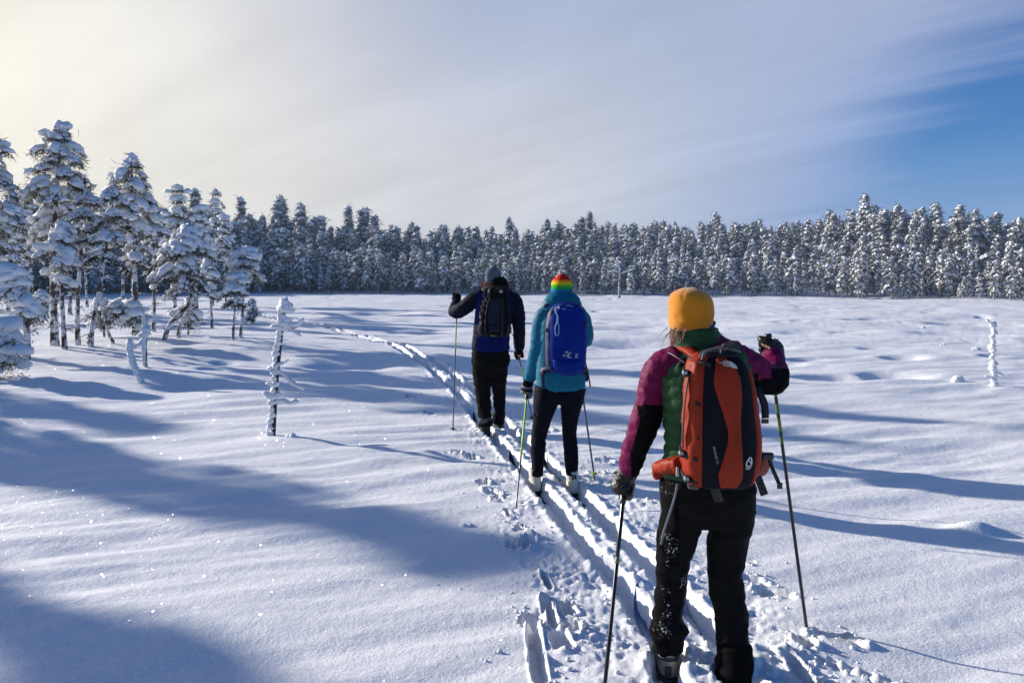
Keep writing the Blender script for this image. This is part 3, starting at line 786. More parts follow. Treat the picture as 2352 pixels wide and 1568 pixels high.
def snow_stick():
    b = on_ground(2282, 886); Y = b.y
    W = lambda x, y: np.array(P(x, y, Y) - b)
    T = Acc(); pts = catmull([W(2282, 896), W(2283, 850), W(2281, 800), W(2280, 745)], 5); T.tube(pts, np.linspace(.020, .009, len(pts)), 6)
    o = link('dead_sapling', T.mesh('stem', BARK)); o.location = b; tag(o, 'lone dead stick strung with snow beads, at the right edge', 'tree')
    rng = np.random.RandomState(4); S = Acc()
    for y, r in [(748, .062), (757, .04), (764, .05), (774, .052), (786, .045), (797, .058), (806, .05), (816, .036), (822, .045), (836, .062), (846, .07), (855, .05), (866, .035), (874, .052), (883, .06)]:
        S.lump(rng, W(2281 + rng.normal() * 2.5, y), r, 2, None, 1.0, 1.05)
    link('snow_beads', S.mesh('snow_beads', SNOW), o)['kind'] = 'stuff'
    for p in ([W(2281, 872), W(2272, 868), W(2266, 866)], [W(2284, 862), W(2293, 858), W(2301, 862)], [W(2280, 752), W(2272, 742), W(2268, 738)]):
        A = Acc(); A.tube(p, [.008, .006, .004], 5); br = link('branch', A.mesh('branch', BARK), o)
        S = Acc()
        for q in catmull(p, 3): S.lump(rng, q + np.array([0, 0, .012]), .026, 2, p[-1] - p[0], 1.3, .8)
        link('snow_load', S.mesh('snow_load', SNOW), br)['kind'] = 'stuff'
snow_stick()
def dead_pair():
    b = on_ground(335, 843); Y = b.y
    W = lambda x, y: np.array(P(x, y, Y) - b); rng = np.random.RandomState(5)
    T = Acc(); T.tube(catmull([W(335, 852), W(334, 800), W(335, 765), W(333, 722)], 4), np.linspace(.035, .018, 13), 6)
    o = link('dead_sapling', T.mesh('stem', BARK)); o.location = b; tag(o, 'thin dead stem with a broken arm, in front of the crooked pine', 'tree')
    S = Acc()
    for q in catmull([W(334, 835), W(334, 800), W(335, 765), W(333, 722)], 8): S.lump(rng, q + np.array([-.02, -.02, 0]), .045, 1, None, .8, 1.4)
    for q in ([W(336, 765)], [W(336, 758)], [W(330, 770)]): S.lump(rng, q[0], .1, 2)
    link('snow_plaster', S.mesh('snow_plaster', SNOW), o)['kind'] = 'stuff'
    for p, r in (([W(333, 780), W(322, 792), W(310, 800), W(302, 792)], .014),):
        A = Acc(); A.tube(catmull(p, 3), r, 5); br = link('branch', A.mesh('branch', BARK), o); S = Acc()
        for q in catmull(p, 4): S.lump(rng, q + np.array([0, 0, .03]), .055, 1, None, 1.2, .8)
        link('snow_load', S.mesh('snow_load', SNOW), br)['kind'] = 'stuff'
    b = on_ground(327, 877); W = lambda x, y: np.array(P(x, y, b.y) - b)
    p = [W(330, 884), W(318, 855), W(306, 825), W(301, 790)]
    A = Acc(); A.tube(catmull(p, 3), np.linspace(.03, .012, 10), 6); o = link('dead_sapling', A.mesh('stem', BARK)); o.location = b
    tag(o, 'leaning dead sapling stub coated with snow, in front of the thin dead stem', 'tree'); S = Acc()
    for q in catmull(p, 5): S.lump(rng, q + np.array([-.02, -.02, .02]), .055, 2, None, .9, 1.3)
    link('snow_plaster', S.mesh('snow_plaster', SNOW), o)['kind'] = 'stuff'
dead_pair()
def dead_tree():
    b = on_ground(1423, 685); W = lambda x, y: np.array(P(x, y, b.y) - b)
    T = Acc(); T.tube(catmull([W(1423, 690), W(1422, 660), W(1424, 632), W(1424, 612)], 3), np.linspace(.13, .06, 10), 6)
    o = link('dead_tree', T.mesh('stem', BARK)); o.location = b; tag(o, 'bare dead tree with snowy side limbs on the open bog before the woods', 'tree')
    rng = np.random.RandomState(6)
    for p in ([W(1424, 628), W(1412, 622), W(1398, 626)], [W(1424, 630), W(1440, 624), W(1456, 619)], [W(1424, 618), W(1416, 606), W(1412, 600)]):
        A = Acc(); A.tube(p, [.07, .05, .02], 5); br = link('branch', A.mesh('branch', BARK), o); S = Acc()
        for q in catmull(p, 4): S.lump(rng, q + np.array([0, 0, .05]), .09, 1, p[-1] - p[0], 1.4, .7)
        link('snow_load', S.mesh('snow_load', SNOW), br)['kind'] = 'stuff'
dead_tree()
def snow_bumps():
    """small tufts and twigs under snow that poke out of the field"""
    rng = np.random.RandomState(9)
    for px, py, r, lb in [(2193, 874, .11, 'white snow clod on the bog left of the beaded stick'), (2240, 803, .10, 'snow-covered twig clump above the beaded stick path'), (2120, 753, .10, 'small snow tuft far out on the right of the bog'),
                          (2165, 792, .06, 'tiny snow lump on the right of the bog'), (668, 1003, .05, 'snow crumb beside the foot of the snowy sapling'), (1250, 757, .08, 'dark tuft tip left of the leading skier'),
                          (1075, 1207, .03, 'small snow ball lying left of the ski pole'), (665, 745, .09, 'snow hump behind the top of the snowy sapling')]:
        b = on_ground(px, py); S = Acc()
        for k in range(4): S.lump(rng, rng.normal(size=3) * np.array([r * .5, r * .4, r * .12]), r * (.5 + .4 * rng.rand()), 2, None, 1.2, .7)
        o = link('snow_clod', S.mesh('snow_clod', SNOW)); o.location = b; tag(o, lb, 'snow lump', 'snow lumps on the open bog')
snow_bumps()

tot = sum(len(m.polygons) for m in bpy.data.meshes); print('unique faces', tot)
# ------------------------------------------------------------------ skiers: tools
def fabric(name, col, rough=.75, grain=220, bumpy=.35, sheen=0.0, spec=.3, var=.12, metallic=0.0):
    m, nt, b = new_mat(name); L = nt.links
    n = noise_node(nt, 9, 4, .6)
    c1 = tuple(v * (1 - var) for v in col); c2 = tuple(min(1, v * (1 + var)) for v in col)
    r = ramp(nt, n.outputs[0], [(.35, c1), (.65, c2)]); L.new(r.outputs[0], b.inputs['Base Color'])
    b.inputs['Roughness'].default_value = rough; b.inputs['Specular IOR Level'].default_value = spec; b.inputs['Metallic'].default_value = metallic
    b.inputs['Sheen Weight'].default_value = sheen
    g = noise_node(nt, grain, 3, .6); bump(nt, b, g.outputs[0], bumpy, .002)
    return m
def trouser_snow(name, col):
    """black cloth with snow clinging to it in flecks"""
    m, nt, b = new_mat(name); L, N = nt.links, nt.nodes
    n = noise_node(nt, 115, 3, .6); big = noise_node(nt, 5, 3, .6)
    mul = N.new('ShaderNodeMath'); mul.operation = 'MULTIPLY'; L.new(n.outputs[0], mul.inputs[0]); L.new(big.outputs[0], mul.inputs[1])
    r = ramp(nt, mul.outputs[0], [(.368, (0, 0, 0)), (.40, (1, 1, 1))])
    mx = N.new('ShaderNodeMix'); mx.data_type = 'RGBA'; L.new(r.outputs[0], mx.inputs[0]); mx.inputs[6].default_value = (*col, 1); mx.inputs[7].default_value = (.6, .61, .64, 1)
    L.new(mx.outputs[2], b.inputs['Base Color']); b.inputs['Roughness'].default_value = .88; b.inputs['Specular IOR Level'].default_value = .06
    bump(nt, b, n.outputs[0], .3, .003); return m
def rainbow(z0, z1):
    m, nt, b = new_mat('rainbow_knit'); L, N = nt.links, nt.nodes
    tc = N.new('ShaderNodeTexCoord'); sp = N.new('ShaderNodeSeparateXYZ'); L.new(tc.outputs['Object'], sp.inputs[0])
    wob = noise_node(nt, 40, 2, .5)
    a = N.new('ShaderNodeMath'); a.operation = 'MULTIPLY_ADD'; L.new(wob.outputs[0], a.inputs[0]); a.inputs[1].default_value = .006; L.new(sp.outputs[2], a.inputs[2])
    mr = N.new('ShaderNodeMapRange'); L.new(a.outputs[0], mr.inputs[0]); mr.inputs[1].default_value = z0; mr.inputs[2].default_value = z1
    r = ramp(nt, mr.outputs[0], [(0, (.10, .02, .30)), (.08, (.05, .03, .45)), (.22, (.012, .04, .50)), (.38, (.0, .30, .05)), (.50, (.10, .40, .02)), (.58, (.70, .50, .008)), (.68, (.72, .22, .005)), (.76, (.58, .012, .006))])
    r.color_ramp.interpolation = 'EASE'
    L.new(r.outputs[0], b.inputs['Base Color']); b.inputs['Roughness'].default_value = .9; b.inputs['Specular IOR Level'].default_value = .15
    kn = N.new('ShaderNodeTexWave'); kn.bands_direction = 'Z'; kn.inputs['Scale'].default_value = 90; L.new(tc.outputs['Object'], kn.inputs[0]); bump(nt, b, kn.outputs[1], .4, .002)
    return m
BLACK = fabric('black_cloth', (.0028, .0028, .0034), .85, spec=.06); LEATHER = fabric('glove_leather', (.009, .009, .0085), .42, 60, .5, spec=.25)
WEB = fabric('black_webbing', (.010, .010, .012), .6); PLASTIC = fabric('black_plastic', (.015, .015, .017), .35, spec=.5)
SILVER = fabric('grey_plastic', (.33, .34, .36), .35, spec=.5); SKIN = fabric('skin', (.50, .30, .22), .55, 90, .2)
EYE = fabric('eye', (.03, .03, .03), .2); LOGO = fabric('white_print', (.62, .62, .60), .7, var=.02); HAIRM = fabric('brown_hair', (.24, .14, .07), .5, 300, .3, spec=.4)
POLE_BLACK = fabric('black_pole', (.012, .012, .014), .25, 30, .05, spec=.5); LIME = fabric('lime_paint', (.30, .58, .03), .35, 30, .05); GREYPOLE = fabric('grey_pole', (.10, .11, .13), .3, 30, .05, spec=.5)

def loft(pts, n=24, sub=5, sq=2.0, up=None, open_=False):
    """tube through rings (x, y, z, half width, half depth); width runs along X, depth across it"""
    Q = catmull(np.array(pts, float), sub); c = Q[:, :3]; T = np.gradient(c, axis=0); T /= np.linalg.norm(T, axis=1)[:, None] + 1e-9
    th = np.arange(n) * 2 * math.pi / n; V = []
    cs, sn = np.cos(th), np.sin(th); e = 2 / sq
    ca = np.sign(cs) * np.abs(cs) ** e; sa = np.sign(sn) * np.abs(sn) ** e
    for i in range(len(Q)):
        x = np.array([1.0, 0, 0]) if up is None else np.array(up, float)
        if abs(T[i] @ x) > .96: x = np.array([0, 0, 1.0])
        a = x - T[i] * (T[i] @ x); a /= np.linalg.norm(a); b = np.cross(T[i], a)
        V.append(c[i] + ca[:, None] * a * Q[i, 3] + sa[:, None] * b * Q[i, 4])
    m = len(Q); V = np.vstack(V); F = []
    for i in range(m - 1):
        for j in range(n): F.append((i * n + j, i * n + (j + 1) % n, (i + 1) * n + (j + 1) % n, (i + 1) * n + j))
    if not open_:
        V = np.vstack([V, c[:1], c[-1:]]); k = len(V)
        F += [(k - 2, (j + 1) % n, j) for j in range(n)]; F += [(k - 1, (m - 1) * n + j, (m - 1) * n + (j + 1) % n) for j in range(n)]
    return V, F
def ball(c, r, n=2):
    V, F = ICO[n]; return V * np.asarray(r) + np.asarray(c), [tuple(f) for f in F]
def merge(parts):
    V, F, k = [], [], 0
    for v, f in parts:
        V.append(np.asarray(v, float)); F += [tuple(int(i) + k for i in q) for q in f]; k += len(v)
    return np.vstack(V), F
def fuse(parts, voxel, smooth=4, fac=.5):
    """one continuous surface round overlapping parts"""
    V, F = merge(parts); me = bpy.data.meshes.new('tmp'); me.from_pydata(V.tolist(), [], F); me.update()
    o = bpy.data.objects.new('tmp', me); C.objects.link(o)
    r = o.modifiers.new('r', 'REMESH'); r.mode = 'VOXEL'; r.voxel_size = voxel
    s = o.modifiers.new('s', 'SMOOTH'); s.factor = fac; s.iterations = smooth
    dg = bpy.context.evaluated_depsgraph_get(); ev = o.evaluated_get(dg); m2 = ev.to_mesh()
    n = len(m2.vertices); V = np.empty(n * 3); m2.vertices.foreach_get('co', V); N = np.empty(n * 3); m2.vertices.foreach_get('normal', N)
    F = [tuple(p.vertices) for p in m2.polygons]
    ev.to_mesh_clear(); bpy.data.objects.remove(o); bpy.data.meshes.remove(me)
    return V.reshape(-1, 3), F, N.reshape(-1, 3)
def folds(V, N, amp, scl, seed=0, ridge=True):
    q = noise3(V * np.array(scl), seed); q2 = noise3(V * np.array(scl) * 2.3 + 5, seed + 1)
    d = (1 - 2 * np.abs(q)) * .7 + q2 * .4 if ridge else q + .5 * q2
    return V + N * (amp * d)[:, None]
def solid(name, V, F, mats, parent, fmat=None, smooth=True):
    return link(name, mesh_from(name, V, F, mats, smooth, fmat), parent)
def centers(V, F):
    return np.array([V[list(f)].mean(0) for f in F])
def ribbon(pts, w, t, wdir=(1, 0, 0), sub=5):
    """flat strap of width w and thickness t"""
    Q = catmull(np.array(pts, float), sub); T = np.gradient(Q, axis=0); T /= np.linalg.norm(T, axis=1)[:, None] + 1e-9
    V = []
    for i in range(len(Q)):
        a = np.array(wdir, float); a = a - T[i] * (a @ T[i]); a /= np.linalg.norm(a); b = np.cross(T[i], a)
        V += [Q[i] + a * w / 2 + b * t / 2, Q[i] - a * w / 2 + b * t / 2, Q[i] - a * w / 2 - b * t / 2, Q[i] + a * w / 2 - b * t / 2]
    F = [(i * 4 + j, i * 4 + (j + 1) % 4, i * 4 + 4 + (j + 1) % 4, i * 4 + 4 + j) for i in range(len(Q) - 1) for j in range(4)] + [(3, 2, 1, 0), tuple(len(V) - 4 + k for k in range(4))]
    return np.array(V), F
def rodmesh(pts, r, n=8):
    A = Acc(); A.tube(pts, r, n); return np.vstack(A.V), [tuple(f) for f in np.vstack(A.F)]
def block(c, s, rot=None):
    V = np.array([(x, y, z) for x in (-.5, .5) for y in (-.5, .5) for z in (-.5, .5)]) * np.array(s)
    bm = bmesh.new(); vs = [bm.verts.new(v) for v in V]
    for f in ((0, 1, 3, 2), (4, 6, 7, 5), (0, 4, 5, 1), (2, 3, 7, 6), (0, 2, 6, 4), (1, 5, 7, 3)): bm.faces.new([vs[i] for i in f])
    bmesh.ops.recalc_face_normals(bm, faces=bm.faces); bmesh.ops.bevel(bm, geom=bm.edges[:], offset=min(s) * .25, segments=2, affect='EDGES', profile=.6)
    bm.verts.index_update(); V = np.array([v.co[:] for v in bm.verts]); F = [tuple(v.index for v in f.verts) for f in bm.faces]; bm.free()
    if rot is not None: V = V @ np.array(rot).T
    return V + np.asarray(c), F
def glove(palm, k, d, side, r=.017, s=1.0):
    """a hand closed round a pole: palm = point of the pole inside the hand, k = the pole's direction (up), d = from the pole to the back of the hand"""
    k = np.asarray(k, float); k /= np.linalg.norm(k); d = np.asarray(d, float); d = d - k * (d @ k); d /= np.linalg.norm(d); e = np.cross(k, d) * side
    P_ = lambda a, rad, h: np.asarray(palm) + (d * math.cos(a) + e * math.sin(a)) * rad + k * h
    out = []
    for i, (h, fr, end) in enumerate([(.034, .0135, 248), (.011, .0145, 262), (-.013, .014, 255), (-.035, .012, 236)]):
        A = [R(q) for q in np.linspace(18, end, 9)]
        rad = r + fr * .95
        pts = [(*P_(a, rad * s * (1.12 if j in (2, 5) else 1.0), h * s), fr * s * (1.12 if j in (2, 5) else .98), fr * s) for j, a in enumerate(A)]
        out.append(loft(pts, 10, 3, up=k))
    pts = [(*(np.asarray(palm) + d * .020 * s - e * .010 * s - k * .010 * s), .022 * s, .022 * s), (*P_(R(-30), .040 * s, .035 * s), .019 * s, .018 * s), (*P_(R(-85), .037 * s, .054 * s), .0165 * s, .016 * s), (*P_(R(-130), .032 * s, .060 * s), .013 * s, .013 * s)]
    out.append(loft(pts, 10, 4, up=k))
    out.append(ball(np.asarray(palm) + d * (.034 * s), (.046 * s,) * 3)); b = out[-1]
    v = b[0] - (np.asarray(palm) + d * .034 * s); v = v - np.outer(v @ d, d) * .50
    out[-1] = (v + np.asarray(palm) + d * (.034 * s), b[1])
    return out
def head_mesh(c, r=(.068, .086, .104), yaw=0.0):
    """head with jaw, nose, brow, lips and ears, looking along +Y before the turn"""
    V, F = ICO[3]; q = V.copy(); z = q[:, 2]; y = q[:, 1]
    q[:, 0] *= np.where(z < -.1, 1 + .30 * (z + .1), 1); q[:, 1] = np.where((y < 0) & (z < -.2), y * (1 + .45 * (z + .2)), y)
    q = q * np.array(r); parts = [(q, [tuple(f) for f in F])]
    rx, ry, rz = r
    parts += [loft([(0, ry * .88, rz * .16, .008, .008), (0, ry * 1.06, -rz * .08, .012, .010), (0, ry * 1.16, -rz * .22, .015, .012), (0, ry * .92, -rz * .28, .014, .010)], 10, 3)]
    parts += [ball((0, ry * .93, -rz * .50), (.024, .010, .009)), ball((0, ry * .78, -rz * .80), (.024, .022, .018)), ball((0, ry * .90, rz * .20), (.045, .010, .010))]
    for s in (-1, 1): parts += [ball((s * rx * 1.0, -.004, -rz * .10), (.010, .020, .032)), ball((s * .032, ry * .78, -rz * .22), (.022, .018, .018))]
    V, F = merge(parts); ca, sa = math.cos(yaw), math.sin(yaw)
    V = np.stack([V[:, 0] * ca - V[:, 1] * sa, V[:, 0] * sa + V[:, 1] * ca, V[:, 2]], 1) + np.asarray(c) - np.array([0, 0, .024])
    return V, F
def strands(rng, roots, length, fall, r=.0022, curl=.02):
    A = Acc()
    for p, d in roots:
        L = length * (.6 + .6 * rng.rand()); p = np.asarray(p); d = np.asarray(d) + rng.normal(size=3) * .25
        q = [p, p + d * L * .35 + rng.normal(size=3) * curl * .3, p + d * L * .62 + np.array([0, 0, -fall * L * .4]) + rng.normal(size=3) * curl * .6, p + d * L * .8 + np.array([0, 0, -fall * L]) + rng.normal(size=3) * curl]
        A.tube(catmull(q, 3), np.linspace(r, r * .25, 10), 4)
    return np.vstack(A.V), [tuple(f) for f in np.vstack(A.F)]
def text_on(word, size, at, right, upv, mat, parent, name, shear=0.0, align='LEFT', extr=.0006):
    """lettering as a thin raised print"""
    cu = bpy.data.curves.new(name, 'FONT'); cu.body = word; cu.size = size; cu.extrude = extr; cu.shear = shear; cu.align_x = align
    o = bpy.data.objects.new('tmp', cu); C.objects.link(o); dg = bpy.context.evaluated_depsgraph_get()
    me = bpy.data.meshes.new_from_object(o.evaluated_get(dg)); bpy.data.objects.remove(o); bpy.data.curves.remove(cu)
    n = len(me.vertices); V = np.empty(n * 3); me.vertices.foreach_get('co', V); V = V.reshape(-1, 3)
    r = np.asarray(right, float); r /= np.linalg.norm(r); u = np.asarray(upv, float); u = u - r * (u @ r); u /= np.linalg.norm(u); w = np.cross(r, u)
    V = np.asarray(at) + V[:, :1] * r + V[:, 1:2] * u + V[:, 2:] * w
    me.vertices.foreach_set('co', V.ravel()); me.update(); me.name = name; me.materials.clear(); me.materials.append(mat)
    return link(name, me, parent)
class Pack:
    """a rucksack's outer skin: rings of half width a and half depth b about a leaning axis; -Y is the outer face"""
    def __init__(s, rings, sq=3.0): s.r = np.array(rings, float); s.sq = sq      # rows: x, y, z, a, b from the bottom up
    def at(s, th, v, off=0.0):
        """th: degrees, 0 = middle of the outer face, -90 = left side, 90 = right side; v: 0 bottom .. 1 top"""
        t = v * (len(s.r) - 1); Q = np.array([np.interp(t, np.arange(len(s.r)), s.r[:, k]) for k in range(5)])
        e = 2 / s.sq; a = R(th); sx = math.copysign(abs(math.sin(a)) ** e, math.sin(a)); cy = math.copysign(abs(math.cos(a)) ** e, math.cos(a))
        p = np.array([Q[0] + Q[3] * sx, Q[1] - Q[4] * cy, Q[2]])
        nx = math.copysign(abs(math.sin(a)) ** (2 - e), math.sin(a)) / Q[3]; ny = -math.copysign(abs(math.cos(a)) ** (2 - e), math.cos(a)) / Q[4]
        n = np.array([nx, ny, 0]); n /= np.linalg.norm(n) + 1e-9
        return p + n * off, n
    def smooth(s, k=6): s.r = catmull(s.r, k)
    def body(s, n=48):
        pts = []
        V = []; m = len(s.r)
        for i in range(m):
            for j in range(n): V.append(s.at(j * 360 / n, i / (m - 1))[0])
        F = [(i * n + j, i * n + (j + 1) % n, (i + 1) * n + (j + 1) % n, (i + 1) * n + j) for i in range(m - 1) for j in range(n)]
        V += [s.r[0, :3], s.r[-1, :3]]; k = len(V)
        F += [(k - 2, (j + 1) % n, j) for j in range(n)] + [(k - 1, (m - 1) * n + j, (m - 1) * n + (j + 1) % n) for j in range(n)]
        return np.array(V), [f[::-1] for f in F]
    def patch(s, lo, hi, v0, v1, off=.004, puff=.008, nu=12, nv=28, wr=0.0, wscl=(60, 60, 10), seed=0):
        """a sewn-on panel between the angles lo(v) and hi(v)"""
        f = lambda t, v: (np.interp(v, [q[0] for q in t], [q[1] for q in t]) if isinstance(t, list) else t)
        V = []
        for layer in (0, 1):
            for i in range(nv + 1):
                v = v0 + (v1 - v0) * i / nv
                for j in range(nu + 1):
                    u = j / nu; th = f(lo, v) + (f(hi, v) - f(lo, v)) * u
                    h = -.006 if layer else off + puff * min(1, 5 * u * (1 - u)) * min(1, 8 * (i / nv) * (1 - i / nv))
                    p, n = s.at(th, v, h); V.append(p)
        V = np.array(V); M = (nu + 1) * (nv + 1)
        if wr:
            d = noise3(V[:M] * np.array(wscl), seed); edge = np.array([min(1, 4 * (j / nu) * (1 - j / nu) + .1) for i in range(nv + 1) for j in range(nu + 1)])
            nn = np.array([s.at(f(lo, v0 + (v1 - v0) * i / nv) + (f(hi, v0 + (v1 - v0) * i / nv) - f(lo, v0 + (v1 - v0) * i / nv)) * j / nu, v0 + (v1 - v0) * i / nv)[1] for i in range(nv + 1) for j in range(nu + 1)])
            V[:M] += nn * (wr * (1 - 2 * np.abs(d)) * edge)[:, None]
        ix = lambda i, j: i * (nu + 1) + j
        F = [(ix(i, j), ix(i, j + 1), ix(i + 1, j + 1), ix(i + 1, j)) for i in range(nv) for j in range(nu)]
        ring = [ix(0, j) for j in range(nu)] + [ix(i, nu) for i in range(nv)] + [ix(nv, j) for j in range(nu, 0, -1)] + [ix(i, 0) for i in range(nv, 0, -1)]
        F += [(ring[(k + 1) % len(ring)], ring[k], ring[k] + M, ring[(k + 1) % len(ring)] + M) for k in range(len(ring))]
        return V, F
def ski(name, heel, tip, width, mat, label, lift=.0):
    """a ski lying in the track from its tail to its upturned tip"""
    heel, tip = np.asarray(heel, float), np.asarray(tip, float); d = tip - heel; L = np.linalg.norm(d); d /= L; sd = np.array([d[1], -d[0], 0]); sd /= np.linalg.norm(sd)
    V = []; n = 26
    for i in range(n + 1):
        t = i / n; w = width * (.62 + .38 * min(1, t * 12)) * (1 - .18 * math.sin(math.pi * t)) * (1 if t < .93 else max(.12, 1 - ((t - .93) / .07) ** 1.6))
        up = .13 * max(0, (t - .88) / .12) ** 1.8 + .02 * max(0, .05 - t) / .05
        c = heel + d * L * t + np.array([0, 0, up])
        for a, h in ((-1, 0), (-1, .012), (1, .012), (1, 0)): V.append(c + sd * a * w / 2 + np.array([0, 0, h]))
    F = [(i * 4 + j, i * 4 + (j + 1) % 4, i * 4 + 4 + (j + 1) % 4, i * 4 + 4 + j) for i in range(n) for j in range(4)] + [(3, 2, 1, 0), (n * 4, n * 4 + 1, n * 4 + 2, n * 4 + 3)]
    o = link(name, mesh_from(name, V, F, mat, False)); tag(o, label, 'ski'); return o
def pole(top, bot, label, cols, grip=.16, r=.0085, group='ski poles', basket=None, strap=None):
    top, bot = np.asarray(top, float), np.asarray(bot, float); d = bot - top; L = np.linalg.norm(d); d /= L; A = lambda t: top + d * t
    root = bpy.data.objects.new('ski_pole', None); C.objects.link(root); root.location = bot; tag(root, label, 'ski pole', group)
    def part(nm, V, F, m): return solid(nm, np.asarray(V) - bot, F, m, root)
    part('grip', *loft([(*A(0), .016, .019), (*A(.012), .020, .023), (*A(.035), .015, .017), (*A(.09), .017, .018), (*A(grip), .013, .013)], 12, 4), PLASTIC)
    edges = [(grip, cols[0][0])] + [(t * L, m) for m, t in [(c[0], c[1]) for c in cols[1:]]]
    for i, (t, m) in enumerate(edges):
        t1 = edges[i + 1][0] if i + 1 < len(edges) else L
        part('shaft', *rodmesh([A(t - .001), A((t + t1) / 2), A(t1)], r * (1 - .25 * t / L), 10), m)
    b0 = A(L - .07); part('basket', *loft([(*(b0 - d * .012), .008, .008), (*b0, .032, .030), (*(b0 + d * .006), .034, .031), (*(b0 + d * .012), .010, .010)], 14, 3, up=(1, 0, 0)), basket or PLASTIC)
    if strap is not None:
        part('wrist_strap', *ribbon(strap, .02, .002, (.3, 1, 0)), WEB)
    return root

def in_groove(x, Y):
    """height of the groove's floor near (x, Y)"""
    q = np.linspace(-.07, .07, 15); return float(np.sort(ground_h(x + q, q * 0 + Y))[:6].mean())
# ------------------------------------------------------------------ nearest skier: mustard beanie, green vest, orange rucksack
def limb(pts, Y, O, n=20, ratio=1.0, shrink=1.0):
    """rings from picture measurements (px, py, dy, half width in px, depth / width)"""
    out = []
    for q in pts:
        px, py, dy, hw = q[:4]; k = q[4] if len(q) > 4 else ratio
        p = P(px, py, Y + dy) - O; h = hw * (Y + dy) / FPX * shrink; out.append((p.x, p.y, p.z, h, h * k))
    return out
def boot(foot, yaw, mat_list, L=.29, w=.052, h=.16, shaft=.055):
    """boot pointing along +Y: foot = sole under the ankle"""
    f = np.asarray(foot, float)
    parts = [loft([(0, -.078, .045, w * .62, .040), (0, -.05, .05, w * .9, .050), (0, .02, .055, w * .95, .052), (0, .10, .042, w * 1.02, .040), (0, .17, .034, w * .9, .032), (0, .205, .028, w * .5, .020)], 18, 4, 2.4),
             loft([(0, -.030, .02, w * .86, .062), (0, -.026, .09, w * .88, .064), (0, -.014, h, shaft * .95, shaft * 1.08), (0, -.010, h + .05, shaft, shaft * 1.1)], 18, 4, 2.2)]
    V, F, N = fuse(parts, .006, 4)
    sole = loft([(0, 0, -.004, w * 1.02, .150), (0, 0, .012, w * 1.08, .155), (0, 0, .016, w * 1.0, .15)], 22, 3, 2.6); sole = (sole[0] + np.array([0, .055, 0]), sole[1])
    ca, sa = math.cos(yaw), math.sin(yaw); rot = lambda V: np.stack([V[:, 0] * ca - V[:, 1] * sa, V[:, 0] * sa + V[:, 1] * ca, V[:, 2]], 1) + f
    return rot(V), F, rot(N), (rot(sole[0]), sole[1])

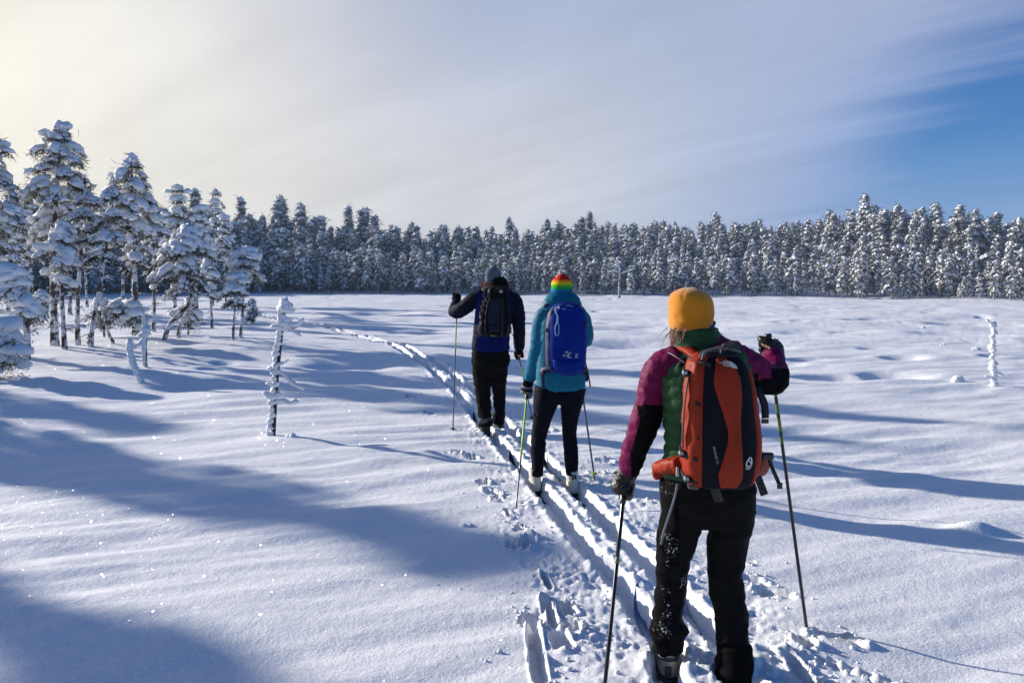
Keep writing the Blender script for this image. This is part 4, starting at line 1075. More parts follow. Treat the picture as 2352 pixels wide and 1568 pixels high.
def front_skier():
    Y = 3.25; g = P(1610, 1560, Y); O = Vector((g.x, Y, in_groove(P(1530, 1560, 3.3).x, 3.3) + .02))
    root = bpy.data.objects.new('person', None); C.objects.link(root); root.location = O
    tag(root, 'nearest skier in a mustard beanie, green quilted vest and magenta sleeves, seen from behind', 'person', 'skiers')
    MAG = fabric('magenta_shell', (.125, .0015, .046), .6, 160, .3, spec=.12); GREEN = fabric('green_quilt', (.014, .062, .020), .62, 150, .3, spec=.2)
    MUST = fabric('mustard_fleece', (.52, .195, .010), .92, 260, .5, sheen=.3, spec=.1); TR = trouser_snow('snowy_black_trousers', (.0028, .0028, .0034)); TRB = fabric('black_trousers', (.003, .0027, .0034), .8, spec=.14)
    BUFF = fabric('blue_neck_tube', (.03, .045, .16), .85); STRIPE = fabric('grey_piping', (.20, .21, .24), .6)
    lm = lambda pts, **k: limb(pts, Y, O, **k)
    arm_l = [(1560, 826, 0, 42, .9), (1518, 846, .005, 37, .95), (1503, 880, .02, 34), (1494, 930, .03, 34), (1481, 969, .05, 34), (1466, 1010, .09, 30), (1454, 1045, .13, 28), (1446, 1080, .16, 25)]
    arm_r = [(1660, 815, 0, 40, .9), (1704, 832, .03, 36), (1738, 852, .06, 34), (1766, 872, .09, 34), (1778, 868, .14, 34), (1776, 842, .22, 28), (1773, 818, .28, 26)]
    torso = [(1624, 1135, 0, 100, .66), (1624, 1090, 0, 104, .66), (1622, 1010, 0, 92, .66), (1620, 930, 0, 98, .68), (1618, 870, 0, 104, .66), (1616, 825, 0, 96, .62), (1612, 796, 0, 66, .72), (1608, 772, .0, 42, .95)]
    def arms(s=1.0, n=18): return [loft(lm(arm_l, shrink=s), n, 5, 2.0, up=(.2, 1, 0)), loft(lm(arm_r, shrink=s), n, 5, 2.0, up=(0, 1, .3))]
    # the body under the clothes
    leg_l = [(1580, 1120, 0, 62, 1.0), (1568, 1180, 0, 51, 1.1), (1549, 1265, .03, 39, 1.1), (1541, 1347, .05, 32.5, 1.1), (1535, 1413, .04, 32, 1.1), (1536, 1446, .04, 34, 1.1), (1533, 1492, .04, 27, 1.2)]
    leg_r = [(1670, 1120, 0, 64, 1.0), (1678, 1180, 0, 52, 1.1), (1668, 1265, .0, 41, 1.1), (1668, 1347, -.02, 38, 1.05), (1680, 1413, -.06, 36, 1.05), (1683, 1489, -.10, 34, 1.1), (1684, 1548, -.12, 36, 1.1)]
    hc = P(1589, 718, Y) - O; hc = np.array(hc)
    hand_l = np.array(P(1434, 1118, Y + .19) - O); hand_r = np.array(P(1768, 806, Y + .33) - O)
    foot_l = np.array([P(1530, 1560, Y + .05).x - O.x, .05, .0]); foot_r = np.array([P(1684, 1600, Y - .12).x - O.x, -.12, .0])
    body = arms(.72) + [loft(lm(torso, shrink=.84), 24, 4), loft(lm(leg_l, shrink=.78), 16, 4), loft(lm(leg_r, shrink=.78), 16, 4),
            loft([(hc[0] + .01, -.01, hc[2] - .19, .058, .060), (hc[0] + .005, 0, hc[2] - .10, .054, .058), (hc[0], 0.01, hc[2], .05, .055)], 16, 3), head_mesh(hc, yaw=R(6))]
    body += [loft([(*foot_l + [0, -.05, .05], .038, .035), (*foot_l + [0, .05, .05], .042, .04), (*foot_l + [0, .16, .03], .038, .022)], 12, 3), loft([(*foot_r + [0, -.05, .05], .038, .035), (*foot_r + [0, .05, .05], .042, .04), (*foot_r + [0, .16, .03], .038, .022)], 12, 3)]
    pl_top = np.array(P(1437, 1082, Y + .20) - O); pl_bot_w = on_ground(1384, 1640); 
    kl = hand_l - np.array([G(1380, 1620).x - O.x, G(1380, 1620).y - O.y, -.05]); kr = np.array(P(1757, 770, Y + .32) - O) - np.array(on_ground(1860, 1440) - O)
    dl = np.array([-.55, -.45, .9]); dr = np.array([.55, -.9, -.2])
    body += glove(hand_l, kl, dl, 1, s=.92) + glove(hand_r, kr, dr, 1, s=.92)
    V, F, N = fuse(body, .010, 2); solid('body', V, F, SKIN, root)
    # jacket sleeves and yoke
    V, F, N = fuse(arms() + [loft(lm(torso[3:], shrink=.97), 28, 5)], .008, 5)
    V = folds(V, N, .0065, (16, 16, 22), 3); V = folds(V, N, .003, (40, 40, 50), 5)
    cc = centers(V, F); mi = np.zeros(len(F), int)
    def inpix(c):                      # back to picture measure, to place the sewn-on patches
        w = c + np.array(O); y = w[:, 1]; zc = (w[:, 2] - CAM_Z)
        dep = y * math.cos(PITCH) - zc * math.sin(PITCH); upv = y * math.sin(PITCH) + zc * math.cos(PITCH)
        return 1176 + FPX * w[:, 0] / dep, 784 - FPX * upv / dep
    px, py = inpix(cc)
    left = px < 1545
    edge = 1470 + (py - 930) * -.10 + np.clip(py - 985, 0, 60) * -.35; edge = np.where(py < 965, np.maximum(1462, 1462 + (py - 930) * .2), np.where(py < 1040, 1470 - (py - 965) * .28, 1449))
    mi[left & (py > 928 + .10 * np.abs(px - 1495)) & (px > edge)] = 1
    right = px > 1700
    mi[right & ((py > 868 + .9 * np.clip(1752 - px, 0, 40)) | ((px > 1772) & (py > 846)) )] = 1
    mi[right & (px < 1742) & (py > 858)] = 1
    solid('jacket', V, F, [MAG, BLACK], root, mi)
    # quilted vest
    V, F, N = fuse([loft(lm([(q[0], q[1], q[2], q[3] * (1.03 if q[1] > 840 else 1.0), q[4] * 1.06) for q in torso[1:7]]), 36, 6, 2.2)], .008, 3)
    z = V[:, 2]; qz = np.abs(np.sin((z + .012 * noise3(V * 6, 4)) * math.pi / .052)); V = V + N * ((qz ** .6 - .55) * .010)[:, None]; V = folds(V, N, .003, (18, 18, 30), 8)
    vest = solid('vest', V, F, GREEN, root)
    cp = lambda a, b, w, k, dy=0: (*(np.array(P(a, b, Y + dy) - O)), w * Y / FPX, w * Y / FPX * k)
    Vc, Fc = loft([cp(1604, 804, 62, .8), cp(1604, 788, 55, .9), cp(1603, 772, 49, 1.0), cp(1602, 757, 46, 1.05), cp(1602, 752, 42, 1.05)], 36, 6)
    nn = Vc - Vc.mean(0); nn[:, 2] = 0; nn /= np.linalg.norm(nn, axis=1)[:, None] + 1e-9
    Vc = Vc + nn * ((np.abs(np.sin(Vc[:, 2] * math.pi / .034 + Vc[:, 0] * 9)) ** .6 - .5) * .009)[:, None]
    solid('collar', Vc, Fc, GREEN, vest)
    Vc, Fc = loft([cp(1603, 776, 38, 1.0), cp(1603, 760, 37, 1.0), cp(1604, 748, 37, 1.0), cp(1602, 740, 34, 1.0)], 30, 5)
    Vc = Vc + np.random.RandomState(2).normal(size=Vc.shape) * .0015; solid('neck_tube', Vc, Fc, BUFF, root)
    Vc, Fc = loft([cp(1564, 800, 20, .8, .02), cp(1556, 784, 17, .9, .03), cp(1562, 766, 13, 1, .04), cp(1570, 757, 9, 1, .04)], 16, 4); solid('hood', Vc, Fc, MAG, root)
    # trousers
    V, F, N = fuse([loft(lm([(1624, 1085, 0, 100, .68), (1624, 1120, 0, 106, .68), (1624, 1160, 0, 104, .70), (1624, 1196, 0, 88, .7)]), 28, 5, 2.1), loft(lm(leg_l), 20, 5), loft(lm(leg_r), 20, 5)], .009, 4)
    V = folds(V, N, .012, (6, 6, 11), 12); V = folds(V, N, .004, (16, 16, 30), 13); cc0 = V[:, 2]
    low = sstep(-cc0, -.48, -.10); V = V + N * (low * .009 * (1 - 2 * np.abs(noise3(V * np.array([14, 14, 34]), 15))))[:, None]
    px, py = inpix(V); cuff = np.exp(-((py - 1447) / 13) ** 2) * (px < 1600); V = V + N * (cuff * .012 * (1 + .8 * noise3(V * 30, 6)))[:, None]
    V[:, 2] = np.where(V[:, 2] < .10, .10 + (V[:, 2] - .10) * .3, V[:, 2])
    cc = centers(V, F); px, py = inpix(cc); mi = (px > 1560 + .0 * py).astype(int); mi[(px > 1540) & (py > 1300)] = 1
    tr = solid('trousers', V, F, [TR, TRB], root, mi)
    def on_cloth(pts, dy): return [np.array(P(a, b, Y + d) - O) for a, b, d in [(q[0], q[1], q[2] + dy) for q in pts]]
    V, F = ribbon(on_cloth([(1556, 1110, -.105), (1550, 1140, -.112), (1536, 1185, -.105), (1524, 1222, -.07), (1518, 1250, -.03)], -.008), .009, .003, (1, 0, 0)); solid('piping', V, F, STRIPE, tr)
    V, F = ribbon(on_cloth([(1723, 1130, -.06), (1726, 1160, -.055), (1722, 1200, -.05), (1712, 1245, -.03)], -.006), .008, .003, (1, .5, 0)); solid('piping', V, F, STRIPE, tr)
    # small printed bird-like emblem at the back of the left knee
    kk = P(1564, 1327, Y) - O; q = np.array([kk.x, -.052, kk.z])
    V, F = merge([ribbon([q + [-.009, 0, .018], q + [.0, -.001, .022], q + [.009, 0, .018], q + [.008, 0, -.002], q + [-.006, 0, -.006], q + [-.009, 0, .018]], .003, .002, (0, 1, 0)), ribbon([q + [-.008, 0, .008], q + [.008, 0, .010]], .003, .002, (0, 0, 1)), ribbon([q + [-.006, 0, -.006], q + [-.014, .002, -.024]], .004, .002, (1, 0, 0))]); solid('emblem', V, F, STRIPE, tr)
    # boots
    OL = fabric('olive_boot_plastic', (.26, .26, .19), .3, 20, .1, spec=.6)
    V, F, N, sole = boot(foot_l, R(4), None, h=.12, shaft=.05); b = solid('boot', V, F, OL, root); solid('sole', *sole, PLASTIC, b)
    Vb, Fb = loft([(foot_l[0], foot_l[1] - .026, foot_l[2] + .098, .050, .066), (foot_l[0], foot_l[1] - .026, foot_l[2] + .112, .051, .067)], 20, 2, 2.2); solid('cuff_band', Vb, Fb, PLASTIC, b)
    Vb, Fb = block((foot_l[0] - .012, foot_l[1] - .094, foot_l[2] + .055), (.030, .014, .045)); solid('heel_spoiler', Vb, Fb, PLASTIC, b)
    V, F, N, sole = boot(foot_r, R(2), None); b = solid('boot', V, F, OL, root); solid('sole', *sole, PLASTIC, b)
    gp = [(foot_r[0], foot_r[1] - .02, .045, .078, .09), (foot_r[0], foot_r[1] - .02, .075, .082, .092), (foot_r[0] + .002, foot_r[1] - .015, .13, .072, .082), (foot_r[0], foot_r[1], .22, .068, .075)]
    V, F = loft(gp, 24, 6); nn = V - np.array([foot_r[0], foot_r[1], 0]); nn[:, 2] = 0; nn /= np.linalg.norm(nn, axis=1)[:, None] + 1e-9
    V = V + nn * (.008 * (1 - 2 * np.abs(noise3(V * np.array([12, 12, 30]), 3))))[:, None]; solid('gaiter', V, F, BLACK, root)
    # gloves
    for nm, h, k, d, wr in (('glove', hand_l, kl, dl, arm_l[-2:]), ('glove', hand_r, kr, dr, arm_r[-2:])):
        w0 = np.array(P(wr[1][0], wr[1][1], Y + wr[1][2]) - O); dn = np.asarray(d) / np.linalg.norm(d)
        cuff = loft([(*(w0 + (w0 - h) * .25), .044, .042), (*w0, .046, .042), (*(w0 * .45 + (h + dn * .03) * .55), .045, .038), (*(h + dn * .034), .040, .034)], 16, 4, up=(1, 0, 0))
        V, F, N = fuse(glove(h, k, d, 1, s=1.13) + [cuff], .0045, 3); V = folds(V, N, .0025, (38, 38, 60), 7); gl = solid(nm, V, F, LEATHER, root)
        PIP = STRIPE
        for q in (.2, .5):
            c = w0 * (1 - q) + (h + dn * .03) * q; t = (h - w0) / np.linalg.norm(h - w0)
            a = np.cross(t, [0, 1, 0]); a /= np.linalg.norm(a); b2 = np.cross(t, a); ring = [c + (a * math.cos(x) + b2 * math.sin(x)) * .050 + t * .012 * math.sin(x * 2) for x in np.linspace(2.2, 5.2, 9)]
            V, F = rodmesh(ring, .0016, 5); solid('piping', V, F, PIP, gl)
    # beanie
    w = Y / FPX; zr = (P(1590, 757, Y) - O).z; cx = (P(1588, 720, Y) - O).x
    prof = [(-.004, 46 * w, .088, .002, .0), (.012, 47.5 * w, .094, .002, 0), (.04, 49.5 * w, .101, .001, 0), (.085, 50 * w, .105, 0, 0), (.13, 48.5 * w, .101, -.001, 0), (.155, 42 * w, .088, 0, 0), (.172, 29 * w, .062, .001, 0), (.183, 12 * w, .025, .002, 0), (.186, 2 * w, .004, .002, 0)]
    V, F = loft([(cx + p[3], p[4] + .012, zr + p[0], p[1], p[2]) for p in prof], 64, 8, 2.35)
    cen = np.array([cx, .012, 0]); rel = V - cen; ang = np.degrees(np.arctan2(rel[:, 0], -rel[:, 1])); hh = (V[:, 2] - zr) / .186
    nn = rel.copy(); nn[:, 2] = 0; nn /= np.linalg.norm(nn, axis=1)[:, None] + 1e-9
    for s in (-38, 62, 150, -140): V = V - nn * (np.exp(-((ang - s - 16 * (1 - hh)) / 3.2) ** 2) * sstep(hh, .62, .85) * .006)[:, None]
    wav = .16 + .05 * np.sin(ang * .11); V = V - nn * (np.exp(-((hh - wav - .14 * np.exp(-((ang + 70) / 22) ** 2)) / .022) ** 2) * .0035)[:, None]
    V = V + nn * (.0035 * noise3(V * 22, 9) + .0035 * noise3(V * 9, 10))[:, None]
    hat = solid('beanie', V, F, MUST, root)
    V, F = block((cx + 51 * w, -.01, zr + .030), (.010, .024, .018)); solid('tab', V, F, fabric('brown_leather_tab', (.03, .012, .008), .6), hat)
    # hair
    rng = np.random.RandomState(12); roots = []
    for i in range(60): roots.append((np.array([cx - .062 + rng.normal() * .016, -.03 + rng.normal() * .03, zr + .004 + rng.rand() * .012]), (-.15 - .55 * rng.rand(), -.05, -.85)))
    for i in range(55): roots.append((np.array([cx + .080 + rng.normal() * .006, -.005 + rng.normal() * .03, zr + .006 + rng.rand() * .01]), (.28 + .3 * rng.rand(), -.1, -.7)))
    V, F = strands(rng, roots, .085, .10, .0017, .007); solid('hair', V, F, HAIRM, root)['kind'] = 'stuff'

    # ---------------- rucksack
    ORANGE = fabric('orange_ripstop', (.25, .020, .003), .55, 180, .3, spec=.18, var=.10); CHAR = fabric('charcoal_pack_cloth', (.006, .007, .011), .8, 200, .3, spec=.1)
    GREYW = fabric('grey_webbing', (.16, .15, .14), .6); DORANGE = ORANGE
    pk = bpy.data.objects.new('rucksack', None); C.objects.link(pk); pk.location = O
    tag(pk, 'orange and charcoal rucksack with white logo on the nearest skier', 'backpack')
    dy = -.27; yy = Y + dy - .10
    def ring(xl, xr, py, b, d=dy):
        l, r = P(xl, py, Y + d - .05), P(xr, py, Y + d - .05); return ((l.x + r.x) / 2 - O.x, d, l.z - O.z, (r.x - l.x) / 2, b)
    K = Pack([ring(1604, 1720, 1119, .075, dy + .03), ring(1588, 1731, 1108, .105, dy + .012), ring(1582, 1740, 1060, .125), ring(1581, 1742, 1010, .130), ring(1582, 1736, 950, .128), ring(1585, 1729, 890, .118), ring(1590, 1720, 848, .105), ring(1598, 1706, 823, .088, dy + .012), ring(1616, 1692, 809, .060, dy + .03)], 2.9)
    K.smooth(5); V, F = K.body(); solid('pack_body', V, F, CHAR, pk)
    V, F = K.patch(-102, [(0, -44), (.2, -38), (.6, -36), (.8, -33), (.93, -22), (1, -14)], .05, .965, .003, .010, 14, 60, .010, (26, 26, 9), 3); V2 = V; solid('side_panel', V, F, ORANGE, pk)
    V, F = K.patch([(.10, -4), (.14, -6), (.20, -9), (.30, -3.5), (.38, -.4), (.446, -.1), (.517, -3), (.655, -14.2), (.72, -13), (.85, -7.9), (.95, -6)], [(.10, 10), (.14, 14), (.18, 18.3), (.30, 14), (.40, 12), (.49, 13), (.60, 19.5), (.69, 20.8), (.78, 15), (.88, 6.5), (.95, 5)], .105, .95, .004, .005, 12, 64, .002, (20, 20, 12), 4); solid('front_panel', V, F, DORANGE, pk)
    V, F = K.patch([(0, 60), (.3, 50), (.6, 56), (.95, 80)], 105, .10, .78, .003, .010, 10, 40, .004, (22, 22, 9), 6); solid('side_panel', V, F, ORANGE, pk)
    V, F = K.patch(-60, 70, .005, .075, .004, .003, 20, 6, .002, (20, 20, 20), 7); solid('base_panel', V, F, fabric('worn_grey_base', (.035, .035, .034), .85), pk)
    # top: lid zip, haul loop, load straps
    tp = lambda a, b, d: np.array(P(a, b, Y + d) - O)
    V, F = rodmesh(catmull([tp(1612, 826, -.345), tp(1618, 810, -.33), tp(1640, 801, -.30), tp(1670, 800, -.30), tp(1700, 808, -.31)], 5), .0045, 7); solid('zip', V, F, GREYW, pk)
    V, F = rodmesh(catmull([tp(1600, 850, -.345), tp(1604, 826, -.33), tp(1616, 808, -.29), tp(1640, 799, -.26)], 5), .004, 6); solid('zip', V, F, GREYW, pk)
    V, F = ribbon([tp(1640, 800, -.2), tp(1652, 796, -.22), tp(1668, 796, -.23), tp(1690, 800, -.22)], .02, .006, (0, 1, 0)); solid('haul_loop', V, F, WEB, pk)
    for a, b in ((1655, 800), (1672, 801), (1690, 804)):
        V, F = block(tp(a, b, -.25), (.014, .02, .014)); solid('buckle', V, F, PLASTIC, pk)
    V, F = ribbon([tp(1655, 815, -.33), tp(1657, 800, -.26), tp(1663, 790, -.2)], .008, .003, (1, 0, 0)); solid('zip_cord', V, F, GREYW, pk)
    # shoulder straps
    V, F = ribbon([tp(1560, 862, .14), tp(1548, 826, .12), tp(1546, 802, .06), tp(1560, 795, 0), tp(1584, 803, -.10), tp(1604, 818, -.16)], .058, .016, (1, .1, .15), 8); st = solid('shoulder_strap', V, F, ORANGE, pk)
    V, F = ribbon([tp(1530, 822, .0), tp(1534, 810, -.04), tp(1552, 818, -.10), tp(1575, 834, -.13)], .007, .004, (1, .1, .15), 6); solid('strap_edge', V, F, GREYW, st)
    V, F = ribbon([tp(1565, 798, .02), tp(1578, 797, -.03), tp(1576, 814, -.075), tp(1560, 842, -.115)], .024, .005, (1, 0, .1), 6); solid('load_strap', V, F, WEB, st)
    V, F = ribbon([tp(1700, 870, .16), tp(1696, 826, .13), tp(1688, 798, .06), tp(1672, 786, 0), tp(1668, 795, -.10), tp(1668, 806, -.18)], .062, .018, (1, .1, -.1), 8); st = solid('shoulder_strap', V, F, ORANGE, pk)
    V, F = rodmesh(catmull([tp(1650, 800, -.12), tp(1656, 788, -.05), tp(1676, 783, 0), tp(1690, 796, .02), tp(1698, 806, 0)], 5), .0045, 6); solid('strap_edge', V, F, WEB, st)
    # compression straps and buckles on the left side
    def side(th, v, off=.02): return K.at(th, v, off)[0]
    for v, th in ((.72, -74), (.30, -78), (.165, -66)):
        V, F = ribbon([side(-98, v + .01, .018), side(-80, v, .026), side(-62, v - .01, .018), side(-46, v - .02, .010)], .018, .003, (0, 0, 1)); solid('compression_strap', V, F, WEB, pk)
        p = side(th, v, .030); V, F = block(p, (.020, .034, .030)); b = solid('buckle', V, F, PLASTIC, pk)
        V, F = block(p + np.array([-.004, -.012, .004]), (.018, .022, .012)); solid('clip', V, F, SILVER, b)
    V, F = ribbon([side(-64, .70, .026), side(-66, .56, .034), side(-70, .42, .034), side(-74, .33, .030)], .016, .003, (.5, .8, 0)); solid('webbing', V, F, GREYW, pk)
    V, F = ribbon([side(-62, .15, .028), side(-64, .08, .034), side(-60, .0, .030), side(-54, -.03, .025)], .014, .003, (.6, .8, 0)); solid('webbing', V, F, GREYW, pk)
    V, F = block(tp(1598, 1110, -.33), (.026, .014, .020)); solid('buckle', V, F, PLASTIC, pk)
    for v, th0, th1 in ((.86, -96, -18), (.60, -98, -40), (.45, -98, -42)):          # dark straps drawn across the side
        V, F = ribbon([side(th0 + (th1 - th0) * q, v - .05 * q, .011) for q in np.linspace(0, 1, 6)], .016, .004, (0, 0, 1)); solid('compression_strap', V, F, WEB, pk)
    for v in (.955, .925):
        V, F = ribbon([side(q, v + .02 * math.cos(R(q)), .012) for q in np.linspace(-40, 40, 8)], .010, .004, (0, 0, 1)); solid('lid_seam', V, F, WEB, pk)
    # hip belt
    V, F, N = fuse([loft([(*tp(1602, 1062, -.20), .030, .050), (*tp(1560, 1066, -.14), .034, .056), (*tp(1528, 1072, -.04), .030, .056), (*tp(1516, 1078, .06), .022, .048), (*tp(1524, 1080, .14), .014, .03)], 20, 5, 2.6, up=(.4, -1, 0))], .006, 2); V = folds(V, N, .006, (24, 24, 16), 2)
    hb = solid('hip_belt', V, F, ORANGE, pk)
    V, F = ribbon([tp(1535, 1056, -.10), tp(1545, 1070, -.165), tp(1562, 1082, -.20)], .022, .004, (0, .3, 1)); solid('webbing', V, F, WEB, hb)
    V, F = block(tp(1556, 1083, -.205), (.012, .012, .04)); solid('buckle', V, F, SILVER, hb)
    V, F, N = fuse([loft([(*tp(1735, 1062, -.20), .028, .050), (*tp(1752, 1066, -.12), .028, .050), (*tp(1750, 1070, -.02), .026, .045)], 20, 5, 2.6, up=(.4, -1, 0))], .006, 2); V = folds(V, N, .004, (24, 24, 16), 2); hb = solid('hip_belt', V, F, ORANGE, pk)
    V, F = block(tp(1762, 1047, -.22), (.05, .03, .03)); solid('buckle', V, F, PLASTIC, hb)
    V, F = ribbon([tp(1766, 1050, -.2), tp(1772, 1070, -.2), tp(1784, 1098, -.2), tp(1790, 1112, -.2)], .016, .003, (1, 0, .5)); s1 = solid('dangling_strap', V, F, WEB, pk)
    V, F = block(tp(1791, 1115, -.2), (.022, .008, .026)); solid('strap_end', V, F, PLASTIC, s1)
    V, F = ribbon([tp(1740, 1094, -.22), tp(1748, 1115, -.22), tp(1756, 1136, -.22)], .032, .004, (1, 0, .4)); solid('dangling_strap', V, F, WEB, pk)
    V, F = ribbon([tp(1736, 888, -.16), tp(1746, 905, -.18), tp(1756, 930, -.18), tp(1758, 960, -.18)], .030, .004, (1, 0, -.2)); s1 = solid('dangling_strap', V, F, WEB, pk)
    V, F = block(tp(1757, 967, -.18), (.030, .010, .018)); solid('strap_end', V, F, PLASTIC, s1)
    V, F = ribbon([tp(1640, 1115, -.34), tp(1646, 1135, -.30), tp(1652, 1150, -.26)], .035, .01, (1, 0, 0)); solid('axe_loop', V, F, WEB, pk)
    # prints
    def frame(th, v):
        p = K.at(th, v, .016)[0]; r = K.at(th + 4, v, .016)[0] - K.at(th - 4, v, .016)[0]; u = K.at(th, min(1, v + .03), .016)[0] - K.at(th, v - .03, .016)[0]; return p, r / np.linalg.norm(r), u / np.linalg.norm(u)
    p, r, u = frame(3, .815); u = u * .97 - r * .15 * 0; r2 = r * .97 - u * .22
    for i, wd in enumerate(('THE', 'NORTH', 'FACE')): text_on(wd, .0105, p + u * (.010 - .0092 * i) + r2 * .004, r2, u, LOGO, pk, 'logo', align='RIGHT')
    arcs = []
    for q in (.010, .018, .026): arcs.append(ribbon([p + r2 * (.007 + q * math.sin(a)) + u * (-.011 + q * 1.02 * math.cos(a)) for a in np.linspace(0, 1.571, 7)], .0062, .001, np.cross(r2, u) * 0 + np.cross(np.cross(r2, u), r2) * .0 + (r2 + u)))
    V, F = merge(arcs); solid('logo', V, F, LOGO, pk)
    p, r, u = frame(-18.5, .365); text_on('PROPHET 52', .0125, p, -u + r * .22, r, fabric('dim_print', (.30, .31, .33), .7), pk, 'print')
    p, r, u = frame(23, .262); q = lambda a, b: p + r * a + u * b
    V, F = merge([ribbon([q(-.013, 0), q(-.010, .014), q(-.002, .029), q(.003, .031), q(.009, .022), q(.011, .008), q(.010, .0), q(.0, -.006), q(-.013, 0)], .005, .0012, np.cross(r, u) * .01 + r, 3), ribbon([q(-.004, .022), q(.008, .006)], .0045, .0012, r, 2)]); solid('emblem', V, F, LOGO, pk)
    text_on('SUMMIT', .0075, q(-.0145, -.0125), r, u, LOGO, pk, 'emblem'); text_on('SERIES', .0075, q(-.0135, -.019), r, u, LOGO, pk, 'emblem')

    OLIVE = fabric('olive_lime_paint', (.11, .16, .025), .35, 30, .05)
    # ---------------- poles and skis
    tipl = G(1384, 1625, -.02); dirl = hand_l + np.array(O) - np.array(tipl); topl = np.array(tipl) + dirl * (1 + .075 / np.linalg.norm(dirl))
    pole(topl, np.array(tipl), 'black ski pole held low in the nearest skier\'s left hand', [(POLE_BLACK, 0), (OLIVE, .40), (POLE_BLACK, .43)], r=.010)
    br = np.array(on_ground(1860, 1440)) - np.array([0, 0, .10]); tr_ = hand_r + np.array(O); dirr = tr_ - br; topr = br + dirr * (1 + .085 / np.linalg.norm(dirr))
    pole(topr, br, 'black and lime striped ski pole in the nearest skier\'s raised right hand', [(OLIVE, 0), (POLE_BLACK, .155), (OLIVE, .175), (POLE_BLACK, .20), (OLIVE, .22), (POLE_BLACK, .25), (OLIVE, .265), (POLE_BLACK, .31), (OLIVE, .325), (POLE_BLACK, .345)], r=.0088)
    BLUESKI = fabric('blue_ski_top', (.015, .09, .28), .3, 20, .05, spec=.6); 
    sp_ = lambda w, z=.0: np.array([w[0] + O.x, w[1] + O.y, O.z + z - .016])
    h1 = sp_(foot_l); ad = np.array([G(1462, 1395, -.09).x, G(1462, 1395, -.09).y, 0]) - h1; ad[2] = 0; ad /= np.linalg.norm(ad)
    tipw = np.array([P(1463, 1376, 4.03).x, 4.03, gz(P(1463, 1376, 4.03).x, 4.03) + .0])
    a0 = h1 - ad * .40
    ski('ski', a0, np.array([tipw[0], tipw[1], h1[2] - .005]), .075, BLUESKI, 'blue-topped ski under the nearest skier\'s left boot, its tip poking out of the groove')
    h2 = sp_(foot_r); ski('ski', h2 - ad * .45, h2 + ad * .95, .070, BLUESKI, 'ski buried in the right groove under the nearest skier\'s right boot')
front_skier()
